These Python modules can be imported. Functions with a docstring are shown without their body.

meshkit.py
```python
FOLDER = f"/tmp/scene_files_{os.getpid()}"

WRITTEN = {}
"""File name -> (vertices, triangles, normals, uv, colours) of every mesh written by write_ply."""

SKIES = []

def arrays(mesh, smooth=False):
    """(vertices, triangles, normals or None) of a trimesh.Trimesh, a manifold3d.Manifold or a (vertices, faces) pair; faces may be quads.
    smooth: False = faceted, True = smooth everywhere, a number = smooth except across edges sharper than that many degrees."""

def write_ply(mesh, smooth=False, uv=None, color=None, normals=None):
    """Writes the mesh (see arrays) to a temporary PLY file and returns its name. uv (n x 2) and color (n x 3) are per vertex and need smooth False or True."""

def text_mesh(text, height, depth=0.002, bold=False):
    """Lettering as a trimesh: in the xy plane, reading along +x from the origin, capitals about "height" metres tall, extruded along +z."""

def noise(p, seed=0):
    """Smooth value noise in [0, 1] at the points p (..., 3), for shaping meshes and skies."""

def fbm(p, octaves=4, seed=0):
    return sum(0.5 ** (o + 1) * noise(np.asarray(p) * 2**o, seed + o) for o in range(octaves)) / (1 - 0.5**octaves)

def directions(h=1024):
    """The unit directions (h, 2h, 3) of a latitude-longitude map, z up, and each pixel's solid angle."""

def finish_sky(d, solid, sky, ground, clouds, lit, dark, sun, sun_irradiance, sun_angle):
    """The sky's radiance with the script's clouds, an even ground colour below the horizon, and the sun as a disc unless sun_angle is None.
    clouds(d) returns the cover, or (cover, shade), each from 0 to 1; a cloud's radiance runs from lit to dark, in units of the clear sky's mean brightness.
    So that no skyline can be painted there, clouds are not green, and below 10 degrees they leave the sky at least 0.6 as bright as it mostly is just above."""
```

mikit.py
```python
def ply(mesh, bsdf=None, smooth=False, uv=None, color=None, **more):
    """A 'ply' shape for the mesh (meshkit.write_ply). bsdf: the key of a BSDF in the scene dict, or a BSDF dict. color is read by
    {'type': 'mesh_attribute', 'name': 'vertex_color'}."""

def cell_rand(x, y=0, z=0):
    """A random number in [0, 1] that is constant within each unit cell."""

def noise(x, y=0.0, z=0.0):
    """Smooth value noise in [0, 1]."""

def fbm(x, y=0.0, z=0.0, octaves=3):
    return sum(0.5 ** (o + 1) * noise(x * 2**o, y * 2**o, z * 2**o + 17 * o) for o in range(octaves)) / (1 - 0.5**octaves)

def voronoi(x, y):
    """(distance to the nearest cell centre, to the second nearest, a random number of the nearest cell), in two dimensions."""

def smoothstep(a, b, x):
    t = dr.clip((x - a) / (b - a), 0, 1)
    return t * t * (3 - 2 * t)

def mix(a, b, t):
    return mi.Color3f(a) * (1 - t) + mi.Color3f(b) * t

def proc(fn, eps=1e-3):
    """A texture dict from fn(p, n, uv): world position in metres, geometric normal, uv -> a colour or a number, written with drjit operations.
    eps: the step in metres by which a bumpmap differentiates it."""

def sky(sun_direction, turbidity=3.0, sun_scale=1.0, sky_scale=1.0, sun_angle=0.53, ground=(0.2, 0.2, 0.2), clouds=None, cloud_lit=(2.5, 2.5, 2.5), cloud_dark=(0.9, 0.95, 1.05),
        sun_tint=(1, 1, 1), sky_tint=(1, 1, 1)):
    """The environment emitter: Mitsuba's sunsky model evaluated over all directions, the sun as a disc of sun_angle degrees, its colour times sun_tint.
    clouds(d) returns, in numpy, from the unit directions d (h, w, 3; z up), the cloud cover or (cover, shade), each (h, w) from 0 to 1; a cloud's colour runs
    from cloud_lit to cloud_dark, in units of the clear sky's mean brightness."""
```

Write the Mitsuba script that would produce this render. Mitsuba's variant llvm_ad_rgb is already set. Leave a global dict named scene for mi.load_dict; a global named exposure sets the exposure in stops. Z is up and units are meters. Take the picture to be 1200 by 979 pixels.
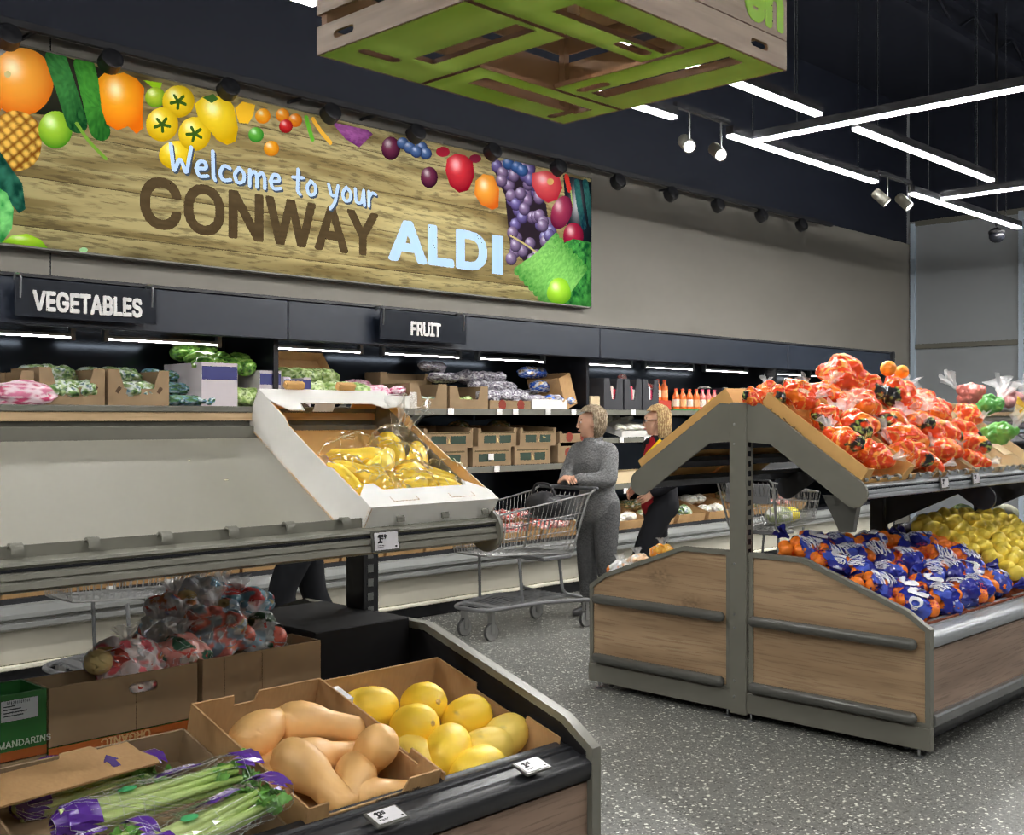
import math, random
import numpy as np, trimesh, manifold3d as m3, drjit as dr, mitsuba as mi
import mikit, meshkit
from mikit import proc, noise, fbm, voronoi, cell_rand, smoothstep, mix
from shapely.geometry import Polygon, LineString, Point, box as sbox
from shapely.ops import unary_union
from shapely import affinity
PI = math.pi
rng = np.random.default_rng(7)
scene, labels, used = {}, {}, set()
exposure = 0.0

# ---------- camera ----------
F, YAW, CAM_Z = 1325.0, math.atan2(1290, 1325), 1.55
FWD = np.array([math.cos(YAW), math.sin(YAW), 0.0]); RGT = np.array([math.sin(YAW), -math.cos(YAW), 0.0])
T4 = mi.ScalarTransform4f
scene['camera'] = {'type': 'perspective', 'fov_axis': 'x', 'fov': math.degrees(2 * math.atan(600 / F)), 'near_clip': 0.05, 'far_clip': 100.0,
                   'to_world': T4().look_at(origin=[0, 0, CAM_Z], target=[float(FWD[0]), float(FWD[1]), CAM_Z], up=[0, 0, 1])}

def at(px, py, **k):
    """The point of a plane X=, Y= or Z= that was measured at this pixel of the photograph."""
    d = FWD + (px - 600) / F * RGT + np.array([0, 0, (489.5 - py) / F])
    (ax, v), = k.items()
    i = 'XYZ'.index(ax)
    c = np.array([0, 0, CAM_Z])
    return c + d * (v - c[i]) / d[i]

def L(r, g=None, b=None):
    """sRGB 0..255 -> linear."""
    c = np.array([r, r if g is None else g, r if b is None else b], float) / 255
    return np.where(c < 0.04045, c / 12.92, ((c + 0.055) / 1.055) ** 2.4)

def rgb(c): return {'type': 'rgb', 'value': [float(x) for x in c]}
def C3(c): return mi.Color3f(float(c[0]), float(c[1]), float(c[2]))

# ---------- lamps ----------
LED, SPOT = 97.0, 16.0            # radiance of the light bars, intensity of a track spot
LED_RGB = np.array([1.0, 0.985, 0.95])
BANNER_GLOW = .95                 # light box behind the printed banner
CASE_LED = 14.0

# ---------- materials ----------
def pr(base, rough=.5, metal=0., spec=.5, **k):
    b = rgb(base) if isinstance(base, (tuple, list, np.ndarray)) else base
    return {'type': 'twosided', 'bsdf': {'type': 'principled', 'base_color': b, 'roughness': rough, 'metallic': metal, 'specular': spec, **k}}
VC = {'type': 'mesh_attribute', 'name': 'vertex_color'}
scene['vmatte'] = pr(VC, .75, spec=.25)
scene['vsatin'] = pr(VC, .42, spec=.45)
scene['vgloss'] = pr(VC, .16, spec=.6)
scene['vcloth'] = pr(VC, .9, spec=.1, sheen=.4)
VMATS = ('vmatte', 'vsatin', 'vgloss', 'vcloth', 'print_glow')
scene['steel'] = pr(L(150, 152, 152), .34, 1.0)
scene['chrome'] = pr(L(200, 202, 204), .2, 1.0)
scene['olive'] = pr(L(104, 103, 94), .42, spec=.4)
scene['matte_black'] = pr(L(22, 22, 24), .7, spec=.2)
scene['shelf_grey'] = pr(L(134, 132, 122), .33, spec=.45)
scene['black_metal'] = pr(L(34, 35, 38), .38, spec=.4)
scene['navy_panel'] = pr(L(27, 34, 46), .4, spec=.45)
scene['case_black'] = pr(L(18, 20, 26), .3, spec=.5)
scene['bumper_dark'] = pr(L(74, 74, 70), .25, spec=.6)
def film(op, rough, c): return {'type': 'mask', 'opacity': op, 'bsdf': {'type': 'twosided', 'bsdf': {'type': 'principled', 'base_color': rgb(L(c)), 'roughness': rough, 'specular': 1.0, 'clearcoat': 1.0, 'clearcoat_gloss': .9}}}
scene['hazy_film'] = film(.24, .16, 228)
scene['film'] = {'type': 'thindielectric', 'int_ior': 1.5}
scene['glassy'] = {'type': 'thindielectric', 'int_ior': 1.5}

def f_floor(p, n, uv):
    d1, d2, r = voronoi(p.x * 43, p.y * 43)
    e1, e2, q = voronoi(p.x * 95 + 7, p.y * 95)
    g1, g2, s = voronoi(p.x * 60 + 31, p.y * 60 - 9)
    base = mix(C3(L(86, 86, 83)), C3(L(108, 108, 104)), fbm(p.x * 60, p.y * 60, 0, 2))
    chip = dr.select((r > .62) & (d1 < .10 + .24 * cell_rand(r * 977)), 1.0, 0.0)
    fine = dr.select((q > .72) & (e1 < .3), 1.0, 0.0)
    dark = dr.select((s > .66) & (g1 < .34), 1.0, 0.0)
    c = mix(base, C3(L(52, 52, 50)), dark * .8)
    c = mix(c, C3(L(168, 168, 162)), fine * .6)
    return mix(c, C3(L(220, 220, 212)), chip * .9)
scene['m_floor'] = pr(proc(f_floor), .38, spec=.4)

def f_wall(p, n, uv): return mix(C3(L(127, 124, 116)), C3(L(135, 131, 124)), fbm(p.x * 1.3, p.y * 1.3, p.z * 2.2, 3))
scene['m_wall'] = pr(proc(f_wall), .7, spec=.25)
scene['m_wall_panel'] = pr(L(140, 144, 147), .5, spec=.35)
scene['m_ceiling'] = pr(L(30, 33, 42), .7, spec=.2)
scene['m_dark_wall'] = pr(L(30, 34, 45), .6, spec=.25)

def wood_fn(c0, c1, c2, su=1.3, sv=26.0):
    def fn(p, n, uv):
        a = p.x + p.y
        w = noise(a * 1.7, p.z * 5, 3) * .10
        z = p.z + w * .25
        big = fbm(a * su * .7, z * sv * .35, 1, 3)
        fine = fbm(a * su * 5, z * sv * 6, 5, 3)
        kd, k2, kr = voronoi(a * 1.5, p.z * 2.2)
        knot = dr.select(kr > .45, smoothstep(.22, .02, kd), 0.0) * noise(a * 60, p.z * 90, 2)
        c = mix(C3(c0), C3(c1), smoothstep(.28, .72, big))
        c = mix(c, C3(c2), smoothstep(.45, .8, fine) * .45)
        return mix(c, C3(c2), knot * .9)
    return fn
scene['wood_oak'] = pr(proc(wood_fn(L(146, 120, 92), L(168, 142, 112), L(112, 90, 68))), .45, spec=.35)
scene['wood_grey'] = pr(proc(wood_fn(L(116, 96, 82), L(142, 120, 104), L(92, 74, 62))), .42, spec=.35)
scene['wood_pale'] = pr(proc(wood_fn(L(196, 168, 130), L(212, 184, 146), L(176, 146, 110))), .5, spec=.3)

def f_card(p, n, uv):
    g = fbm(p.x * 9, p.y * 9, p.z * 9, 3)
    h = fbm(p.x * 160, p.y * 160, p.z * 30, 2)
    return mix(mix(C3(L(158, 124, 84)), C3(L(186, 150, 106)), g), C3(L(136, 104, 70)), h * .35)
scene['card'] = pr(proc(f_card), .8, spec=.2)
def f_card_dark(p, n, uv):
    g = fbm(p.x * 9, p.y * 9, p.z * 9, 3)
    return mix(C3(L(122, 102, 78)), C3(L(144, 122, 94)), g)
scene['card_dark'] = pr(proc(f_card_dark), .8, spec=.2)  # darker cardboard; on case cartons it paints in the dim of the case
def f_white(p, n, uv): return mix(C3(L(214, 212, 206)), C3(L(236, 235, 230)), fbm(p.x * 7, p.y * 7, p.z * 7, 3))
scene['card_white'] = pr(proc(f_white), .6, spec=.3)

def f_knit(p, n, uv):
    g = fbm(p.x * 120, p.y * 120, p.z * 260, 2)
    return mix(C3(L(84, 85, 86)), C3(L(128, 129, 130)), smoothstep(.3, .7, g))
def f_knit2(p, n, uv): return f_knit(p, n, uv) * .55
scene['knit_dark'] = pr(proc(f_knit2), .95, spec=.08, sheen=.3)
scene['knit_grey'] = pr(proc(f_knit), .95, spec=.08, sheen=.3)

# ---------- helpers ----------
def uniq(k):
    if k not in used: used.add(k); return k
    i = 1
    while f'{k}_{i:03d}' in used: i += 1
    used.add(f'{k}_{i:03d}'); return f'{k}_{i:03d}'
def thing(name, label, cat, group=None, kind=None):
    k = uniq(name); labels[k] = {'label': label}
    if cat: labels[k]['category'] = cat
    if group: labels[k]['group'] = group
    if kind: labels[k]['kind'] = kind
    return k
def struct(name): k = uniq(name); labels[k] = {'kind': 'structure'}; return k

def mk(mesh, mat, col=None, smooth=35):
    """The shape dict of a mesh; col: a linear colour, or a function of the vertices, for the vertex-coloured materials."""
    if hasattr(mesh, 'to_mesh'):
        m = mesh.to_mesh(); mesh = trimesh.Trimesh(np.array(m.vert_properties[:, :3]), np.array(m.tri_verts), process=False)
    if isinstance(mesh, tuple): mesh = trimesh.Trimesh(np.asarray(mesh[0], float), np.asarray(mesh[1], int), process=False)
    if mat in VMATS:
        if smooth and smooth is not True:
            mesh = trimesh.graph.smooth_shade(mesh, angle=math.radians(smooth), facet_minarea=None)
        c = col(np.asarray(mesh.vertices)) if callable(col) else np.tile(np.asarray(col, float), (len(mesh.vertices), 1))
        return mikit.ply(mesh, mat, smooth=bool(smooth), color=np.clip(c, 0.0, 1.0))
    return mikit.ply(mesh, mat, smooth=smooth)
def put(name, d, parent=None, M=None, label=None, exact=False):
    """One entry of the scene: a part of parent, or the thing itself when parent is None and name is a key from thing()."""
    k = name if exact else uniq(f'{parent}__{name}')
    if name in ('film_glints', 'net'): labels[k] = {'kind': 'stuff'}
    scene[k] = d if M is None else {**d, 'to_world': T4(np.asarray(M, float).tolist())}
    if label: labels[k] = {'label': label}
    return k
def add(name, mesh, mat, parent, col=None, smooth=35, M=None, label=None): return put(name, mk(mesh, mat, col, smooth), parent, M, label)
def own(k, mesh, mat, col=None, smooth=35, M=None): return put(k, mk(mesh, mat, col, smooth), None, M, exact=True)

def cat(*ms):
    ms = [m for x in ms for m in (x if isinstance(x, (list, tuple)) else [x])]
    return trimesh.util.concatenate(ms)
def bx(x0, x1, y0, y1, z0, z1, b=0.0):
    lo, hi = np.array([min(x0, x1), min(y0, y1), min(z0, z1)], float), np.array([max(x0, x1), max(y0, y1), max(z0, z1)], float)
    if b <= 0:
        return trimesh.creation.box(bounds=[lo, hi])
    b = min(b, (hi - lo).min() * .45)
    pts = [[(lo, hi)[s[i]][i] + (0 if i == k else (b if s[i] == 0 else -b)) for i in range(3)] for s in np.ndindex(2, 2, 2) for k in range(3)]
    return trimesh.convex.convex_hull(np.array(pts))
ORD = ('first', 'second', 'third', 'fourth', 'fifth', 'sixth', 'seventh', 'eighth', 'ninth', 'tenth', 'eleventh', 'twelfth', 'thirteenth', 'fourteenth')
def row_labels(pts, cuts, what, rows, heap):
    """Label of each pile member by its row (cuts in the third value) and its place from the left."""
    r = [sum(p[2] < c for c in cuts) for p in pts]; out = []
    for i, p in enumerate(pts): n = sorted(q[0] for j, q in enumerate(pts) if r[j] == r[i]).index(p[0]); out.append(f'{what}, {ORD[n]} from the left in the {rows[r[i]]} row of the {heap}')
    return out
def glint_lines(m, n, seed, ln=9, r=.0012):
    """Crease glints of a plastic film: thin raised lines, pale to imitate highlights."""
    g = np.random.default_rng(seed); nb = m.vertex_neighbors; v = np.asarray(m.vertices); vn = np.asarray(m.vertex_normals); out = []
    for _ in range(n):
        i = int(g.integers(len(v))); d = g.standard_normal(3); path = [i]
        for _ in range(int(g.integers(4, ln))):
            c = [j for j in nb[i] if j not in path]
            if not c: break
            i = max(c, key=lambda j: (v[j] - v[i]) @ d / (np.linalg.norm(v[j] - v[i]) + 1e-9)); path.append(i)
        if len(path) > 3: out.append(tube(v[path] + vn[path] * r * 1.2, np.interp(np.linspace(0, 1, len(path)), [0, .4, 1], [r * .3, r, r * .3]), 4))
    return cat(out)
def TR(x, y, z): M = np.eye(4); M[:3, 3] = (x, y, z); return M
def RX(a): c, s = math.cos(a), math.sin(a); M = np.eye(4); M[1:3, 1:3] = [[c, -s], [s, c]]; return M
def RY(a): c, s = math.cos(a), math.sin(a); M = np.eye(4); M[0, 0] = c; M[0, 2] = s; M[2, 0] = -s; M[2, 2] = c; return M
def RZ(a): c, s = math.cos(a), math.sin(a); M = np.eye(4); M[:2, :2] = [[c, -s], [s, c]]; return M
def SC(x, y=None, z=None): return np.diag([x, x if y is None else y, x if z is None else z, 1.0])
def mv(mesh, M): m = mesh.copy(); m.apply_transform(M); return m
def prism(poly, d0, d1, axes='YZX'):
    """Extrudes a 2-D polygon: its x and y run along the first two axes, the thickness d0..d1 along the third."""
    polys = poly if isinstance(poly, Polygon) else poly
    gs = [Polygon(poly)] if isinstance(poly, (list, np.ndarray)) else list(getattr(poly, 'geoms', [poly]))
    out = []
    for g in gs:
        if g.is_empty or g.area < 1e-8: continue
        m = trimesh.creation.extrude_polygon(g, d1 - d0, engine='earcut'); v = m.vertices.copy(); v[:, 2] += d0
        w = np.zeros_like(v); i = ['XYZ'.index(a) for a in axes]
        for k in range(3): w[:, i[k]] = v[:, k]
        m = trimesh.Trimesh(w, m.faces, process=False)
        if axes in ('XZY', 'YXZ', 'ZYX'): m.invert()
        out.append(m)
    return cat(out)
def tube(pts, r, n=8, closed=False, caps=True):
    """A round tube along points; r a number or one radius per point."""
    P = np.asarray(pts, float); N = len(P); r = np.broadcast_to(np.asarray(r, float), (N,))
    t = np.gradient(P, axis=0) if not closed else np.roll(P, -1, 0) - np.roll(P, 1, 0)
    if not closed:
        t[0] = P[1] - P[0]; t[-1] = P[-1] - P[-2]
    t /= np.linalg.norm(t, axis=1, keepdims=True) + 1e-12
    u = np.cross(t[0], [0, 0, 1] if abs(t[0][2]) < .9 else [1, 0, 0]); u /= np.linalg.norm(u)
    ang = np.arange(n) * 2 * PI / n; V = []
    for i in range(N):
        u = u - t[i] * (u @ t[i]); u /= np.linalg.norm(u) + 1e-12; w = np.cross(t[i], u)
        V.append(P[i] + r[i] * (np.cos(ang)[:, None] * u + np.sin(ang)[:, None] * w))
    V = np.vstack(V); Fc = []
    for i in range(N if closed else N - 1):
        a, b = i * n, ((i + 1) % N) * n
        for k in range(n): j = (k + 1) % n; Fc += [[a + k, b + j, b + k], [a + k, a + j, b + j]]
    if caps and not closed:
        V = np.vstack([V, P[0], P[-1]])
        for k in range(n): j = (k + 1) % n; Fc += [[N * n, a0 := k, j][::-1] if False else [N * n, j, k], [N * n + 1, (N - 1) * n + k, (N - 1) * n + j]]
    m = trimesh.Trimesh(V, np.array(Fc), process=False)
    m.invert()
    return m
def arc(pts, r=.03, k=5):
    """Rounds the corners of a polyline."""
    P = [np.asarray(p, float) for p in pts]; out = [P[0]]
    for a, b, c in zip(P, P[1:], P[2:]):
        u, v = a - b, c - b; lu, lv = np.linalg.norm(u), np.linalg.norm(v); d = min(r, lu * .45, lv * .45)
        p0, p1 = b + u / lu * d, b + v / lv * d
        for s in np.linspace(0, 1, k): out.append((1 - s) ** 2 * p0 + 2 * s * (1 - s) * b + s * s * p1)
    out.append(P[-1]); return np.array(out)
def capsule(a, b, r, n=14):
    a, b = np.asarray(a, float), np.asarray(b, float); d = (b - a) / np.linalg.norm(b - a); s = np.linspace(0, PI / 2, 5)
    pts = [a - d * r * math.cos(x) for x in s] + [b + d * r * math.sin(x) for x in s]
    rr = [max(r * math.sin(x), 1e-4) for x in s] + [max(r * math.cos(x), 1e-4) for x in s]
    return tube(pts, rr, n)
def lathe(prof, n=20): return trimesh.creation.revolve(np.asarray(prof, float), sections=n)
ICO = {k: trimesh.creation.icosphere(subdivisions=k) for k in (1, 2, 3, 4)}
def ball(r, c=(0, 0, 0), s=2): return mv(ICO[s], TR(*c) @ SC(*(r if np.ndim(r) else (r, r, r))))
def text_poly(t, h, bold=True, fat=0.0, sx=1.0):
    m = meshkit.text_mesh(t, h, .001, bold)
    tri = m.triangles[m.face_normals[:, 2] > .5][:, :, :2]
    p = unary_union([Polygon(x).buffer(1e-6) for x in tri])
    return affinity.scale(p.buffer(fat * h), sx, 1, origin=(0, 0))
def text_on(t, h, o, ux, uy, depth=.001, **k):
    """Lettering at o, reading along ux with its top towards uy."""
    m = prism(text_poly(t, h, **k), 0, depth, 'XYZ'); M = np.eye(4)
    ux, uy = np.asarray(ux, float), np.asarray(uy, float); ux /= np.linalg.norm(ux); uy /= np.linalg.norm(uy)
    M[:3, 0], M[:3, 1], M[:3, 2], M[:3, 3] = ux, uy, np.cross(ux, uy), o
    return mv(m, M)

# ---------- the room ----------
own(struct('floor'), bx(-8, 16.2, -9, 7.7, -.1, 0), 'm_floor')
own(struct('ceiling'), bx(-8, 16.2, -9, 7.7, 6.2, 6.3), 'm_ceiling')
kb = struct('wall_back')
WY, WX = 7.5, 16.2
own(kb, bx(-8, WX, WY, WY + .2, 0, 4.13), 'm_wall')
for x in (3.27,): add('panel_joint', bx(x - .004, x + .004, WY - .003, WY + .01, 2.0, 4.13), 'black_metal', kb)
own(struct('wall_back_upper'), bx(-8, WX, WY + .05, WY + .2, 4.13, 6.2), 'm_dark_wall')
scene['pale_post'] = pr(L(176, 190, 204), .4, spec=.5)
kr = struct('wall_right')
own(kr, bx(WX, WX + .2, -9, WY + .2, 0, 6.2), 'm_wall_panel')
own(struct('wall_left'), bx(-8.2, -8, -9, WY, 0, 6.2), 'm_wall')
own(struct('wall_front'), bx(-8, WX, -9.2, -9, 0, 6.2), 'm_wall')
# steel posts and rails that frame the wall panels, and the dark bulkhead above them
for y in (7.44, 5.88, 4.2, 2.4, .6): add('post', bx(WX - .05, WX, y - .035, y + .035, 0, 4.42), 'pale_post', kr)
for z in (2.6, 4.42): add('rail', bx(WX - .045, WX, -2, 7.4, z - .035, z + .035), 'olive', kr)
for y in (6.27, 4.4, 2.6): add('panel_seam', bx(WX - .012, WX, y - .01, y + .01, 4.5, 6.2), 'black_metal', kr)
add('upper_panel', bx(WX - .01, WX, -9, 7.5, 4.46, 6.2), 'm_dark_wall', kr)
for i, y in enumerate((-6, -3.2, -.4, 2.4, 5.2)):
    k = struct(f'trim_{i + 1}'); add('lower_chord', bx(-8, WX, y - .05, y + .05, 5.78, 5.86), 'm_ceiling', k)
    add('lower_chord', bx(-8, WX, y - .05, y + .05, 6.1, 6.2), 'm_ceiling', k)
    zz = [(x, y, 5.84 if j % 2 else 6.12) for j, x in enumerate(np.arange(-8, 16.3, .55))]
    add('web', tube(zz, .018, 4), 'm_ceiling', k)

# ---------- light bars ----------
def light_bar(label, p0, p1, z=3.7, w=.066):
    k = thing('light_bar', label, 'light', 'linear ceiling lights')
    (xa, ya), (xb, yb) = p0, p1; h = w / 2
    along_x = abs(xb - xa) > abs(yb - ya)
    x0, x1 = (min(xa, xb), max(xa, xb)) if along_x else (xa - h, xa + h)
    y0, y1 = (ya - h, ya + h) if along_x else (min(ya, yb), max(ya, yb))
    add('housing', bx(x0, x1, y0, y1, z + .022, z + .085), 'black_metal', k)
    d = bx(x0 + .005, x1 - .005, y0 + .003, y1 - .003, z, z + .02)
    put('diffuser', {**mk(d, 'vmatte', (.9, .9, .9), False), 'emitter': {'type': 'area', 'radiance': rgb(LED * LED_RGB)}}, k)
    n = max(2, int((x1 - x0 if along_x else y1 - y0) / 1.6))
    for s in np.linspace(.12, .88, n):
        q = (x0 + s * (x1 - x0), y0 + s * (y1 - y0))
        add('wire', tube([(*q, z + .08), (*q, 6.2)], .0035, 4), 'steel', k)
    return k
ya, yb = 4.85, 4.06
BARS = [('first lit bar of the row over the aisle, at the top edge by the crate', (1.1, ya), (3.52, ya)),
        ('lit bar whose end shows just below the hanging green crate corner', (4.3, ya), (6.66, ya)),
        ('lit bar right of the two bright spotlights, joined by a long cross bar', (7.37, ya), (9.77, ya)),
        ('lit bar at the right edge beyond the second pair of spotlights', (10.5, ya), (13.28, ya)),
        ('short lit bar right of the hanging crate, highest in the row', (4.9, yb), (7.31, yb)),
        ('thin lit bar running back from the middle of the long cross bar', (7.85, yb), (10.44, yb)),
        ('lit bar starting at the right picture edge beyond the short cross bar', (11.1, yb - .1), (13.4, yb - .1)),
        ('long bright cross bar running to the right picture edge', (7.66, 4.80), (7.66, 1.9)),
        ('short lit cross bar at the right edge, behind the long one', (10.98, 4.76), (10.98, 1.9))]
for a in BARS: light_bar(*a)
for j, (x0, x1, y) in enumerate([(-1.6, 1.2, 1.9), (1.9, 5.0, 1.0), (5.6, 8.7, .6), (-3, .4, -1.6), (2.5, 6.0, -2.2), (-3.6, .3, 4.85), (-3.6, .6, 3.2), (-3, .2, .2), (8.6, 11.4, 1.7), (11.8, 14.6, 2.6), (9.5, 12.6, -1.2), (12.6, 15.2, .4)]):  # unseen bars; those toward the right wall are added to brighten it
    light_bar('unseen lit bar outside the picture, lighting the displays and walls', (x0, y), (x1, y))

# ---------- track with spotlights over the aisle ----------
def look(d, up=(0, 0, 1)):
    z = np.asarray(d, float); z = z / np.linalg.norm(z); x = np.cross(up, z); x /= np.linalg.norm(x); M = np.eye(4)
    M[:3, 0], M[:3, 1], M[:3, 2] = x, np.cross(z, x), z; return M
tk = thing('lighting_track', 'thin black lighting track carrying the spotlights between the light bars', 'track')
for a, b in ((3.53, 4.29), (6.67, 7.36), (9.78, 10.49)): add('segment', bx(a, b, ya - .018, ya + .018, 3.79, 3.83), 'black_metal', tk)
def spotlight(label, pos, d, power=1.0, r=.05, glow=60):
    k = thing('spotlight', label, 'spotlight', 'aisle track spotlights'); p = np.asarray(pos, float); M = TR(*p) @ look(d)
    add('arm', tube([(p[0], p[1], 3.79), (p[0], p[1], p[2] + .03)], .008, 6), 'steel', k)
    add('can', mv(lathe([(0.001, -.17), (r * .8, -.165), (r, -.15), (r, 0), (r - .008, 0), (r - .01, -.03), (.001, -.03)], 20), M), 'olive', k)
    lens = mv(trimesh.creation.cylinder(r - .011, .004, sections=20), M @ TR(0, 0, -.014))
    put('lens', {**mk(lens, 'vmatte', (.9, .9, .9), False), 'emitter': {'type': 'area', 'radiance': rgb(glow * LED_RGB)}}, k)
    dd = np.asarray(d, float) / np.linalg.norm(d); o = p + dd * .02
    put('beam', {'type': 'spot', 'intensity': rgb(SPOT * power * LED_RGB), 'cutoff_angle': 34.0, 'beam_width': 20.0,
                 'to_world': T4().look_at(origin=o.tolist(), target=(o + dd).tolist(), up=[0.3, .9, .1])}, k)
def spots():
    a = at(808, 172, Y=ya); b = at(845, 182, Y=ya); c = at(1040, 238, Y=ya); e = at(1066, 243, Y=ya)
    spotlight('bright spotlight left of its twin, under the crate corner, facing the camera', a, (-.55, -.75, -.55), glow=90)
    spotlight('bright spotlight beside the end of the third light bar, facing the camera', b, (-.5, -.8, -.6), glow=90)
    spotlight('spotlight with a white can, tilted down right of the long light bar', c, (.30, -.65, -.70), 1.2)
    spotlight('narrow spotlight nearest to the right wall post, seen from its side', e, (.1, -.7, -.75), 1.2)
spots()

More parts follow.
